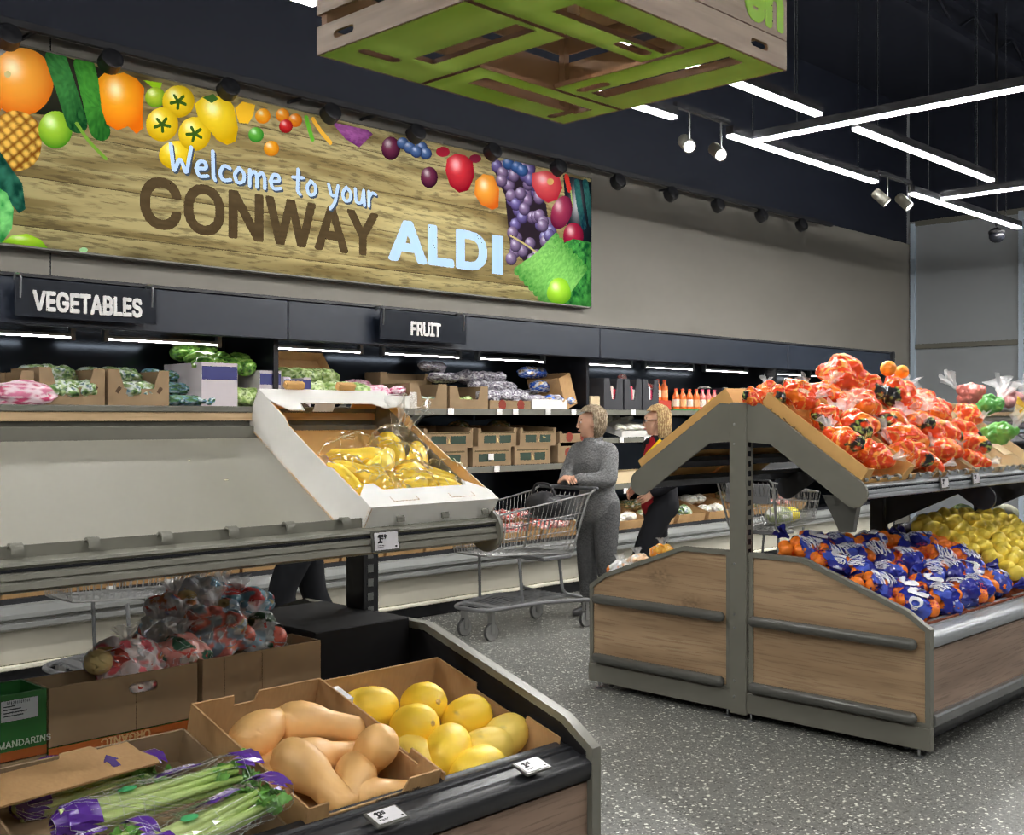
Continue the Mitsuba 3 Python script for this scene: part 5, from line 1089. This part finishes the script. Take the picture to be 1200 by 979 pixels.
packs('green and white pack in the half-round carton', 'greens_pack', 'packed greens', 'packs in the half-round carton', 'greens', 482, 515, T1 + .03, 6, s=(.09, .07, .04), lift=.10); packs('green pack in the open-fronted carton', 'greens_pack', 'packed greens', 'packs in the open-fronted carton', 'lettuce', 530, 562, T1 + .02, 4, s=(.08, .07, .05), lift=.06)
ccarton('brown carton standing behind, above the half-round carton', 478, 540, T1, .30, d=.2, y=7.15, dd=.06); packs('dark bag on the carton standing behind', 'dark_bag', 'bag', 'dark bags at the back', 'foil', 530, 560, T1 + .22, 4, y=(7.05, 7.2))
ccarton('low brown tray of silvery bags', 570, 619, T1, .075, dd=.0, deco='rings'); packs('crumpled silvery bag in the heap on the low tray', 'silver_bag', 'bag', 'silvery bags on the low tray', 'foil', 572, 618, T1 + .06, 18, s=(.09, .08, .06), lift=.085, rows=3)
ccarton('white tray with dark print holding silvery packs', 620, 662, T1, .09, 'card_white', dd=0); packs('silvery pack in the white tray', 'silver_pack', 'bag', 'silvery packs in the white tray', 'foil', 622, 658, T1 + .06, 6, s=(.10, .07, .04), lift=.06)
k = thing('leaning_carton', 'grey-brown carton leaning on its side, right of the blue bags', 'carton'); carton(k, FR((cx_(664), 6.80, T1), (.75, 0, -.1), (0, 1, 0)) @ RY(-.5), .16, .4, .30, 'card')
packs('blue bag tumbling down in front of the leaning carton', 'blue_bag', 'bag', 'blue bags on the top shelf', 'blue', 645, 668, T1 + .03, 9, s=(.10, .08, .06), lift=.13, rows=3)
ccarton('small green and white carton right of the leaning carton', 688, 700, T1, .13, 'card_pale', dd=0, d=.2)
# juices at the right
for i, (a, b, lab) in enumerate(((705, 727, 'dark display box with red packs, first of three'), (729, 749, 'dark display box with green and pink packs, second of three'), (751, 769, 'dark display box with pink packs, third of three'))):
    k = thing('display_box', lab, 'box'); xa, xb = cx_(a), cx_(b); w = xb - xa; M = FR((xa, 6.77, 1.622), (1, 0, 0), (0, 1, 0)); carton(k, M, w, .3, .30, 'vsatin', front=dip(w, .30, w * .28, .20), col=L(58, 58, 62))
    cc = [[(200, 60, 60), (226, 206, 200), (190, 50, 70)], [(150, 190, 60), (220, 90, 110), (236, 236, 230)], [(230, 110, 160), (240, 236, 236), (210, 70, 110)]][i]
    for j in range(3):
        add('pouch', bx(w * (.3 + .14 * j), w * (.3 + .14 * j) + w * .12, .01 + .004, .06, .05, .2 + .03 * (j % 2), .006), 'vgloss', k, L(*cc[j]), M=M)
k = thing('red_box', 'small red box on the juice shelf, left of the bottles', 'box'); own(k, bx(cx_(770), cx_(784), 6.77, 6.95, 1.622, 1.722, .003), 'vsatin', L(190, 66, 50))
k = thing('bottle_tray', 'green tray under the juice bottles', 'tray'); own(k, cat(bx(cx_(786), cx_(838), 6.765, 7.1, 1.622, 1.631), bx(cx_(786), cx_(838), 6.765, 6.772, 1.622, 1.64), bx(cx_(786), cx_(838), 7.09, 7.1, 1.622, 1.70)), 'vsatin', L(64, 120, 60))
bp = [(.001, 0), (.036, 0), (.038, .01), (.038, .12), (.034, .145), (.018, .175), (.016, .19), (.001, .19)]
for i, px in enumerate((776, 784, 792, 800, 808, 816, 823, 830, 837)):
    k = thing('juice_bottle', 'orange juice bottle with a round cap in the row on the green tray' if i < 6 else 'pink juice bottle at the right end of the row on the green tray', 'bottle', 'orange juice bottles' if i < 6 else 'pink juice bottles')
    c = L(226, 110, 50) if i < 6 else L(220, 120, 110); M = TR(cx_(px, 6.84), 6.84 if i > 1 else 6.9, 1.632 if i > 1 else 1.722)
    add('body', lathe(bp, 14), 'vgloss', k, c, M=M); add('label', lathe([(.0385, .03), (.0385, .105)], 14), 'vsatin', k, L(232, 170, 120) if i % 2 else L(236, 216, 200), M=M); add('cap', lathe([(.001, .19), (.019, .19), (.019, .212), (.001, .214)], 12), 'vsatin', k, L(230, 90, 60) if i < 6 else L(220, 90, 120), M=M)
packs('red and yellow pack behind the juice bottles', 'red_pack', 'pack', 'red packs behind the bottles', 'red', 760, 772, 1.80, 3, s=(.06, .05, .05))
for i, (a, b) in enumerate(((842, 868), (870, 900))): k = thing('dark_bin', ('dark bin on the case shelf right of the bottles', 'dark bin behind the orange bags, second from the bottles')[i], 'bin'); xa, xb = cx_(a), cx_(b); carton(k, FR((xa, 6.77, 1.622), (1, 0, 0), (0, 1, 0)), xb - xa, .4, .24, 'case_black')
packs('clear pack with pale produce in the dark bins', 'clear_pack', 'pack', 'packs in the dark bins', 'white', 845, 935, 1.70, 8, s=(.09, .08, .05))
# middle shelf
for i, (a, b) in enumerate(((492, 551), (556, 602), (605, 648))):
    ccarton(('crate with dark green print, left of three in the upper row of the middle shelf', 'crate with dark green print, middle of three in the upper row', 'crate with dark green print, right of three in the upper row')[i], a, b, 1.30, .16, m=.03, dd=.03, deco='green', tilt=.05, d=.45)
    ccarton(('crate with dark green print, left of three in the lower row of the middle shelf', 'crate with dark green print, middle of three in the lower row', 'crate with dark green print, right of three in the lower row')[i], a - 6, b - 6, 1.143, .165, m=.03, dd=0, deco='green', d=.45)
    packs('leafy pack low inside the open green-print crates', 'crate_filling', 'pack', 'packs in the green-print crates', 'mixed', a + 6, b - 6, 1.33, 3)
ccarton('yellowish carton with dark red rings, at the right end of the middle shelf', 650, 690, 1.143, .18, deco='rings', m=.03, dd=.03); ccarton('second ringed carton, standing on the first', 652, 690, 1.325, .10, deco='rings', m=.03, dd=.02)
for i, (a, b) in enumerate(((400, 440), (441, 486))): ccarton(('crate on the middle shelf behind the white carton', 'crate on the middle shelf, hidden left of the green-print crates')[i], a, b, 1.143, .17, deco='green')
# shelves behind the two women
k = thing('pale_tray', 'tray of white packs on the shelf behind the blonde woman', 'tray'); carton(k, FR((cx_(726), 6.78, 1.362), (1, 0, 0), (0, 1, .25)), cx_(772) - cx_(726), .4, .06, 'card_white')
packs('white pack on the tray behind the blonde woman', 'white_pack', 'pack', 'white packs on the tray', 'white', 728, 770, 1.41, 10, s=(.09, .08, .045), lift=.10)
for i, (a, b, z) in enumerate(((700, 716, .922), (718, 742, .922), (744, 770, .922), (860, 900, .922), (905, 950, .922))): ccarton(('small white-edged carton behind the grey-haired woman', 'white-edged carton between the two women', 'carton behind the blonde woman on the low shelf', 'low carton seen past the display post', 'low carton seen under the shelf arm')[i], a, b, z, .11, 'card_pale', dd=0, d=.3)
# bottom well
for i, (a, b) in enumerate(((-10, 60), (62, 130), (132, 200), (202, 268), (270, 330), (332, 384), (386, 436), (438, 482), (484, 528), (530, 572), (574, 618), (620, 664), (668, 706), (708, 742), (744, 776), (780, 812), (816, 848), (852, 890), (894, 930))):
    nm = ['red packs', 'salad', 'green packs', 'white packs', 'mixed packs', 'leafy packs', 'pale packs', 'mixed produce', 'red apples', 'pink apples', 'red and white apple bags', 'red fruit packs', 'white trays', 'pale trays', 'brown produce', 'green produce', 'white produce', 'pale produce', 'mixed fruit'][i]; pal = ['red', 'greens', 'bluegreen', 'white', 'mixed', 'leaf', 'white', 'mixed', 'red', 'red', 'red', 'red', 'white', 'white', 'mixed', 'greens', 'white', 'mixed', 'red'][i]
    seen = 'in the case well, %dth from the left' % (i + 1)
    ccarton(f'open carton of {nm} {seen}', a, b, .425, .16, 'card', y=6.68, dd=0, d=.5, tilt=.28)
    packs(f'{nm} in the carton {seen}', 'case_pack', 'pack', f'{nm} in bottom carton {i + 1}', pal, a + 4, b - 4, .535, 8 if i in (8, 9, 10, 11) else 4, s=(.10, .09, .06), y=(6.80, 7.02), lift=.09)
# small price cards on the shelf edges
for px, z, Y in ((465, 1.60, 6.71), (528, 1.60, 6.71), (585, 1.60, 6.71), (604, 1.60, 6.71), (642, 1.60, 6.71), (672, 1.60, 6.71), (699, 1.60, 6.71), (742, 1.60, 6.71), (582, 1.12, 6.71), (575, 1.22, 6.755), (728, 1.34, 6.71), (757, 1.34, 6.71), (733, .855, 6.71), (200, .49, 6.61), (352, .49, 6.61), (130, .49, 6.61)):
    k = thing('shelf_card', 'small white price card on a shelf edge of the wall case', 'price card', 'price cards of the wall case'); x = cx_(px, Y); own(k, bx(x - .032, x + .032, Y - .006, Y - .002, z - .026, z + .026, .001), 'vsatin', L(222, 222, 220))

# ---------- shopping carts ----------
scene['cart_wire'] = pr(L(150, 150, 148), .3, .8)
scene['cart_plastic'] = pr(L(96, 97, 98), .45, spec=.4)
def shopping_cart(label, o, heading, handle_col=(70, 72, 74)):
    k = thing('shopping_cart', label, 'shopping cart'); M = TR(*o) @ RZ(heading); W = .0032
    top = lambda t, s: np.array([.06 + .98 * t, s * (.285 - .09 * t), .99 - .13 * t]); bot = lambda t, s: np.array([.20 + .80 * t, s * (.23 - .07 * t), .56 + .035 * t])
    w = []
    for s in (-1, 1):
        for t in np.linspace(0, 1, 23): w.append(tube([top(t, s), bot(t, s)], W, 4))
        for u in (.33, .62, .85): w.append(tube([top(0, s) * (1 - u) + bot(0, s) * u, top(1, s) * (1 - u) + bot(1, s) * u], W * 1.1, 4))
    for u in np.linspace(-1, 1, 13): w.append(tube([top(1, u), bot(1, u)], W, 4)); w.append(tube([bot(0, u), bot(1, u)], W, 4)); w.append(tube([top(0, u), bot(0, u)], W, 4))
    for t in np.linspace(0, 1, 12): w.append(tube([bot(t, -1), bot(t, 1)], W, 4))
    for u in (.3, .6, .85): w.append(tube([top(1, -1) * (1 - u) + bot(1, -1) * u, top(1, 1) * (1 - u) + bot(1, 1) * u], W, 4))
    put('basket', mk(cat(w), 'cart_wire', smooth=False), k, M)
    rim = arc([top(0, -1), top(1, -1), top(1, 1), top(0, 1)], .06); put('rim', mk(tube(rim, .007, 8), 'cart_wire'), k, M)
    put('lower_rim', mk(tube(arc([bot(0, -1), bot(1, -1), bot(1, 1), bot(0, 1), bot(0, -1)], .05), .006, 8), 'cart_wire'), k, M)
    put('handle', mk(capsule((-.02, -.29, 1.02), (-.02, .29, 1.02), .016), 'vsatin', L(*handle_col)), k, M)
    for s in (-1, 1): put('handle_arm', mk(tube(arc([(-.02, s * .285, 1.02), (.03, s * .285, 1.0), (.07, s * .284, .97), (.2, s * .24, .56)], .03), .009, 8), 'cart_wire'), k, M)
    put('child_seat', mk(cat(bx(.10, .13, -.22, .22, .80, .97, .008), bx(.10, .26, -.21, .21, .795, .812, .004)), 'cart_plastic'), k, M)
    put('bumper_plate', mk(bx(.2, .5, -.235, .235, .52, .55, .006), 'cart_plastic'), k, M)
    fr = arc([(.02, -.27, .20), (.55, -.25, .235), (.98, -.17, .22), (1.04, -.10, .22), (1.04, .10, .22), (.98, .17, .22), (.55, .25, .235), (.02, .27, .20)], .09); put('chassis', mk(tube(fr, .015, 10), 'cart_plastic'), k, M)
    tr = [tube(arc([(.12, y, .235), (.62, y, .24), (.78, y * .8, .225), (.96, y * .75, .225)], .04), .0045, 5) for y in np.linspace(-.2, .2, 9)] + [tube([(x, -.24, .228), (x, .24, .228)], .006, 5) for x in (.14, .42, .66)] + [bx(.86, .93, -.15, .15, .222, .236, .003)]
    put('lower_tray', mk(cat(tr), 'cart_plastic'), k, M)
    for s in (-1, 1):
        put('upright', mk(tube(arc([(.30, s * .2, .53), (.27, s * .21, .27), (.10, s * .245, .225)], .05), .012, 8), 'cart_plastic'), k, M)
        put('front_strut', mk(tube([(.72, s * .2, .56), (.70, s * .215, .235)], .011, 8), 'cart_plastic'), k, M)
        for x, y, r in ((.06, s * .25, .062), (.93, s * .135, .062)):
            wl = put('wheel', mk(mv(lathe([(.012, -.012), (r * .7, -.012), (r * .95, -.013), (r, -.008), (r, .008), (r * .95, .013), (r * .7, .012), (.012, .012)], 20), TR(x, y, r) @ RX(PI / 2)), 'vsatin', L(120, 120, 118)), k, M)
            put('tyre', mk(mv(lathe([(r * .97, -.014), (r + .002, -.009), (r + .002, .009), (r * .97, .014)], 20), TR(x, y, r) @ RX(PI / 2)), 'vsatin', L(64, 64, 64)), wl, M)
            put('fork', mk(cat(bx(x - .016, x + .016, y - .02, y - .016, r - .01, .20), bx(x - .016, x + .016, y + .016, y + .02, r - .01, .20), bx(x - .02, x + .02, y - .02, y + .02, .185, .215)), 'cart_wire', smooth=False), wl, M)
    return k, M
c1, CM1 = shopping_cart('shopping cart pushed by the grey-haired woman in the aisle', (6.44, 5.70, 0), PI)
c2, CM2 = shopping_cart('shopping cart seen under the empty shelf of the near display, at the left', (3.60, 5.86, 0), PI)
c3, CM3 = shopping_cart('shopping cart behind the centre post of the right display', (8.45, 5.45, 0), 0.0)
k = thing('handbag', 'dark handbag in the child seat of the grey-haired woman’s cart'.replace('’', "'"), 'bag'); hb = ball((.10, .17, .10), s=3); v = hb.vertices; hb.vertices = v * (1 + .1 * (meshkit.noise(v * 14)[:, None] - .5))
hk = add('body', hb, 'vsatin', k, L(40, 40, 42), M=CM1 @ TR(.24, 0, .90)); add('strap', tube(arc([(.24, -.12, .95), (.26, -.08, 1.06), (.26, .08, 1.06), (.24, .12, .95)], .06), .01, 8), 'vsatin', k, L(34, 34, 36), M=CM1)
for lab, x, y, z, s, p in (('white and green bag in the cart behind the display post', .55, -.05, .66, (.14, .12, .09), 'greens'), ('yellow bag in the cart behind the display post', .78, -.03, .66, (.10, .09, .07), 'white')):
    k = thing('grocery_bag', lab, 'bag'); own(k, mv(ICO[3], SC(*s)), 'vgloss', (lambda v: L(226, 206, 60) + 0 * v) if 'yellow' in lab else (lambda v: np.where((meshkit.noise(v * 26) > .5)[:, None], L(150, 160, 120), L(222, 222, 216))), M=CM3 @ TR(x, y, z))

# ---------- people ----------
def skin_union(bones, cell=.016, it=10):
    S = {}
    def sph(p, r): return m3.Manifold.sphere(r, 20).translate([float(x) for x in p])
    parts = [m3.Manifold.batch_hull([sph(a, ra), sph(b, rb)]) for a, ra, b, rb in bones]
    u = m3.Manifold.batch_boolean(parts, m3.OpType.Add).refine_to_length(cell); m = u.to_mesh()
    t = trimesh.Trimesh(np.array(m.vert_properties[:, :3]), np.array(m.tri_verts)); trimesh.smoothing.filter_taubin(t, .5, -.53, it); return t
def hand(c, palm, fing, up, s=1.0, curl=.9, side=1):
    """Bones of a hand: palm centre c, palm direction, finger direction, back-of-hand direction; thumb on one side."""
    c = np.asarray(c, float); f = np.asarray(fing, float); f /= np.linalg.norm(f); n = np.asarray(up, float); n -= f * (n @ f); n /= np.linalg.norm(n); l = np.cross(n, f) * side; B = []
    for i, (o, ln) in enumerate(((-.030, .062), (-.010, .072), (.010, .067), (.029, .052))):
        b = c + l * o * s + f * .035 * s; p = [b]; a = 0.
        for seg in (.45, .32, .23): a += curl * .6; p.append(p[-1] + (f * math.cos(a) - n * math.sin(a)) * ln * seg * s * 1.15)
        B += [(c - f * .03 * s + l * o * .7 * s, .013 * s, b, .0105 * s)] + [(p[j], (.0098 - .0009 * j) * s, p[j + 1], (.0089 - .0009 * j) * s) for j in range(3)]
    t0 = c - l * .022 * s - f * .02 * s; t1 = t0 - l * .028 * s + f * .022 * s - n * .012 * s; t2 = t1 + f * .03 * s - n * .012 * s + l * .004 * s
    return B + [(t0, .013 * s, t1, .0105 * s), (t1, .0105 * s, t2, .0085 * s)]
def person(label, o, yaw, J, colors, hair_fn, head_yaw=0., glasses=False, skirt=0., collar=None, hand_dirs=None):
    k = thing('person', label, 'person'); M = TR(*o) @ RZ(yaw) @ SC(.985); P = {a: np.asarray(b, float) for a, b in J.items()}
    sk = L(206, 160, 134); Hc = P['head']; HR = TR(*Hc) @ RZ(head_yaw); h = lambda x, y, z: (HR @ [x, y, z, 1])[:3]
    head = [(h(-.012, 0, .03), .083, h(-.03, 0, .035), .078), (h(.03, 0, -.02), .062, h(.035, 0, -.075), .038), (h(.02, 0, .02), .070, h(.045, 0, .03), .055), (h(.035, .03, -.03), .03, h(.035, -.03, -.03), .03), (h(.055, 0, -.088), .018, h(.06, 0, -.09), .016),
            (h(.088, 0, .012), .010, h(.104, 0, -.024), .0125), (h(.094, .008, -.03), .008, h(.094, -.008, -.03), .008), (h(.08, .03, .022), .014, h(.08, -.03, .022), .014), (h(.082, .014, -.055), .010, h(.082, -.014, -.055), .010)]
    for s in (-1, 1): head += [(h(-.01, s * .078, .02), .012, h(-.006, s * .08, -.02), .010)]
    body = head + [(P['neck'], .052, h(-.02, 0, -.05), .05), (P['chest'] + [0, 0, .05], .10, P['neck'], .06)]
    tors = [(P['pelvis'] + [0, .055, 0], .115, P['pelvis'] - [0, .055, 0], .115), (P['pelvis'], .13, P['waist'], .118), (P['waist'] + [0, .04, 0], .105, P['chest'] + [0, .06, 0], .108), (P['waist'] - [0, .04, 0], .105, P['chest'] - [0, .06, 0], .108), (P['chest'], .115, P['neck'], .06)]
    arms, legs, hands, shoes = [], [], [], []
    for s, n in ((1, 'l'), (-1, 'r')):
        sh, el, wr = P['sh' + n], P['el' + n], P['wr' + n]; hp, kn, an = P['hip' + n], P['kn' + n], P['an' + n]
        tors.append((P['chest'] + [0, s * .08, .07], .075, sh, .062)); arms += [(sh, .060, el, .045), (el, .043, wr, .028)]
        d = hand_dirs[n] if hand_dirs else (wr - el, (0, s, .3)); f = np.asarray(d[0], float); f = f / np.linalg.norm(f); hands += hand(wr + f * .06, None, f, d[1], .95, .7, s) + [(wr, .026, wr + f * .04, .024)]
        legs += [(hp, .095, kn, .062), (kn, .060, kn * .55 + an * .45 + [-.015, 0, 0], .058), (kn * .55 + an * .45 + [-.015, 0, 0], .055, an, .038)]
        shoes.append([(an + [-.03, 0, -.035], .042, an + [.05, 0, -.045], .036), (an + [.05, 0, -.045], .036, an + [.15, 0, -.052], .030)])
    put('body', mk(skin_union(body + tors + arms + legs + hands, .014, 6), 'vsatin', sk, True), k, M)
    fat = lambda B, e: [(a, ra + e, b, rb + e) for a, ra, b, rb in B]
    hem = [(P['pelvis'] + [0, .06, -.06], .125, P['pelvis'] - [0, .06, .06], .125)]
    topm = colors['top']; put('top', mk(skin_union(fat(tors, .016) + fat(arms, .02) + fat(hem, .014), .02, 12), topm[0], None if len(topm) < 2 else topm[1], True), k, M)
    tr = colors['trousers']; put('trousers', mk(skin_union(fat(legs, .022) + fat([(P['pelvis'] + [0, .05, -.02], .118, P['pelvis'] - [0, .05, .02], .118)] + [(P['pelvis'], .11, P['hipl'], .1), (P['pelvis'], .11, P['hipr'], .1)], .012), .02, 12), tr[0], None if len(tr) < 2 else tr[1], True), k, M)
    for s_ in shoes: m = skin_union(s_, .012, 6); v = m.vertices; v[:, 2] = np.maximum(v[:, 2], .003); put('shoe', mk(m, 'vsatin', L(*colors['shoe']), True), k, M)
    if collar: put('collar', mk(mv(tube([(P['neck'] + [.055 * math.cos(a) - .005, .062 * math.sin(a), .012 - .03 * math.cos(a)]) for a in np.arange(14) * 2 * PI / 14], .024, 10, True), np.eye(4)), collar[0], None if len(collar) < 2 else collar[1], True), k, M)
    hm, hc = hair_fn(); gh = lambda v: hc(v)
    put('hair', mk(mv(hm, HR), 'vcloth', lambda v: hc((np.linalg.inv(HR) @ np.c_[v, np.ones(len(v))].T).T[:, :3]), True), k, M)
    for s in (-1, 1):
        e = put('eye', mk(mv(ball((.008, .012, .008)), HR @ TR(.083, s * .032, .012)), 'vsatin', L(226, 222, 216)), k, M); put('iris', mk(mv(ball((.004, .006, .006)), HR @ TR(.0895, s * .033, .012)), 'vgloss', L(60, 50, 44)), e, M)
        put('eyebrow', mk(mv(capsule((.088, s * .018, .034), (.080, s * .045, .034), .004, 6), HR), 'vmatte', L(120, 96, 76)), k, M)
    put('lips', mk(mv(ball((.008, .022, .008)), HR @ TR(.090, 0, -.055)), 'vsatin', L(176, 104, 96)), k, M)
    if glasses:
        r = [tube([(.100, s * .034 + .024 * math.cos(a), .012 + .017 * math.sin(a)) for a in np.arange(16) * 2 * PI / 16], .003, 6, True) for s in (-1, 1)] + [tube([(.098, s * .056, .016), (-.01, s * .092, .018)], .003, 6) for s in (-1, 1)] + [tube([(.102, -.01, .014), (.102, .01, .014)], .003, 6)]
        put('glasses', mk(mv(cat(r), HR), 'vsatin', L(40, 32, 30)), k, M)
    return k
def hair(length, base, streak, back=.0, vol=1.0):
    def fn():
        m = ICO[4].copy(); v = np.asarray(m.vertices); n = v.copy()
        face = (n[:, 0] > .25) & (n[:, 2] < .42)
        v = v * [.104 * vol, .098 * vol, .108] + [-.022, 0, .045]
        low = n[:, 2] < 0
        v[low, 2] += n[low, 2] * length; k_ = np.where(low, 1 + back * n[:, 2], 1); v[:, 0] = np.where(low, v[:, 0] * k_ - .02 * np.abs(n[:, 2]) * (length > .05), v[:, 0])
        a = np.arctan2(n[:, 1], n[:, 0]); v *= (1 + .020 * np.sin(a * 26 + n[:, 2] * 4) + .05 * (meshkit.noise(n * 6)[:] - .5))[:, None]
        f = m.faces[~face[m.faces].any(1)]; m = trimesh.Trimesh(v, f, process=False); m.remove_unreferenced_vertices()
        return m, lambda q: np.where((np.sin(np.arctan2(q[:, 1], q[:, 0] + .02) * 30 + 3 * meshkit.noise(q * 30)) > .1)[:, None] & (meshkit.noise(q * 50) > .35)[:, None], L(*base), L(*streak))
    return fn
# local axes: x forward, y left, z up
base = dict(pelvis=(0, 0, .90), waist=(.015, 0, 1.05), chest=(.05, 0, 1.23), neck=(.075, 0, 1.385), head=(.10, 0, 1.525), shl=(.06, .158, 1.305), shr=(.06, -.158, 1.305), hipl=(0, .085, .86), hipr=(0, -.085, .86),
            knl=(.02, .095, .47), knr=(.03, -.095, .47), anl=(-.01, .10, .085), anr=(.01, -.10, .085), ell=(.13, .22, 1.09), elr=(.13, -.22, 1.09), wrl=(.31, .05, 1.10), wrr=(.31, -.05, 1.095))
person('grey-haired woman in a grey sweatsuit leaning on her shopping cart, hands clasped', (6.80, 5.68, 0), PI, base, dict(top=('knit_grey',), trousers=('knit_dark',), shoe=(70, 70, 72)), hair(.062, (156, 142, 122), (110, 96, 78), .08, 1.12), head_yaw=-.62,
       collar=('knit_grey',), hand_dirs={'l': ((.6, -.8, .1), (.3, .2, 1)), 'r': ((.6, .8, .1), (.3, -.2, 1))})
b2 = dict(base); b2.update(pelvis=(0, 0, .90), waist=(-.01, 0, 1.05), chest=(.0, 0, 1.23), neck=(.015, 0, 1.39), head=(.04, 0, 1.535), shl=(0, .165, 1.335), shr=(0, -.165, 1.335), knl=(.20, .10, .50), anl=(.36, .10, .10), knr=(-.02, -.09, .47), anr=(-.12, -.09, .085), ell=(-.02, .22, 1.06), elr=(-.04, -.22, 1.06), wrl=(.14, .16, .96), wrr=(.16, -.14, .97))
blk = lambda v: L(26, 27, 30) + 0 * v
def red_top(v): return np.where((v[:, 0] > .075)[:, None] & (np.abs(v[:, 1]) < .10)[:, None], L(150, 30, 38), L(28, 28, 32))
person('blonde woman with glasses in black, a red top showing, stepping behind the right display', (7.52, 5.62, 0), PI - .45, b2, dict(top=('vcloth', red_top), trousers=('vcloth', blk), shoe=(30, 30, 32)), hair(.13, (196, 168, 122), (140, 112, 78), .0, 1.05), head_yaw=-.35, glasses=True)
b3 = dict(base); b3.update(knl=(.16, .10, .50), anl=(.10, .10, .09), knr=(-.06, -.09, .47), anr=(-.20, -.09, .10), chest=(.03, 0, 1.23), neck=(.05, 0, 1.385), head=(.075, 0, 1.525), ell=(.10, .22, 1.09), elr=(.10, -.22, 1.09), wrl=(.30, .18, 1.06), wrr=(.30, -.18, 1.06))
person('person in black trousers behind the near display, only the legs seen below its shelf', (4.12, 5.80, 0), PI - .5, b3, dict(top=('vcloth', blk), trousers=('vcloth', blk), shoe=(40, 40, 42)), hair(.06, (70, 54, 40), (50, 38, 30)))

# ---------- small things under the ceiling ----------
k = thing('hanging_camera', 'small dark camera dome on a long black rod near the right wall', 'camera')
p = at(1168, 277, X=13.2)
add('rod', tube([(p[0], p[1], p[2] + .04), (p[0], p[1], 6.2)], .016, 8), 'matte_black', k)
add('dome', ball((.085, .085, .075), s=3), 'case_black', k, M=TR(*p)); add('collar', lathe([(.001, .03), (.09, .03), (.09, .06), (.03, .1), (.001, .1)], 18), 'matte_black', k, M=TR(*p))
for i, (px, py) in enumerate(((530, 562), (440, 538))):
    k = thing('squash_crumb', ('pale vegetable scrap on the empty sloped shelf', 'tiny pale scrap higher on the empty sloped shelf')[i], 'scrap'); q = slope_pt(265 if i == 0 else 222, 564 if i == 0 else 541, (0, 2.58, 1.17), .315 / .52)
    own(k, mv(ICO[2], SC(.007 if i == 0 else .003, .004, .002)), 'vmatte', L(232, 226, 200), M=TR(*(q + [0, 0, .003])))
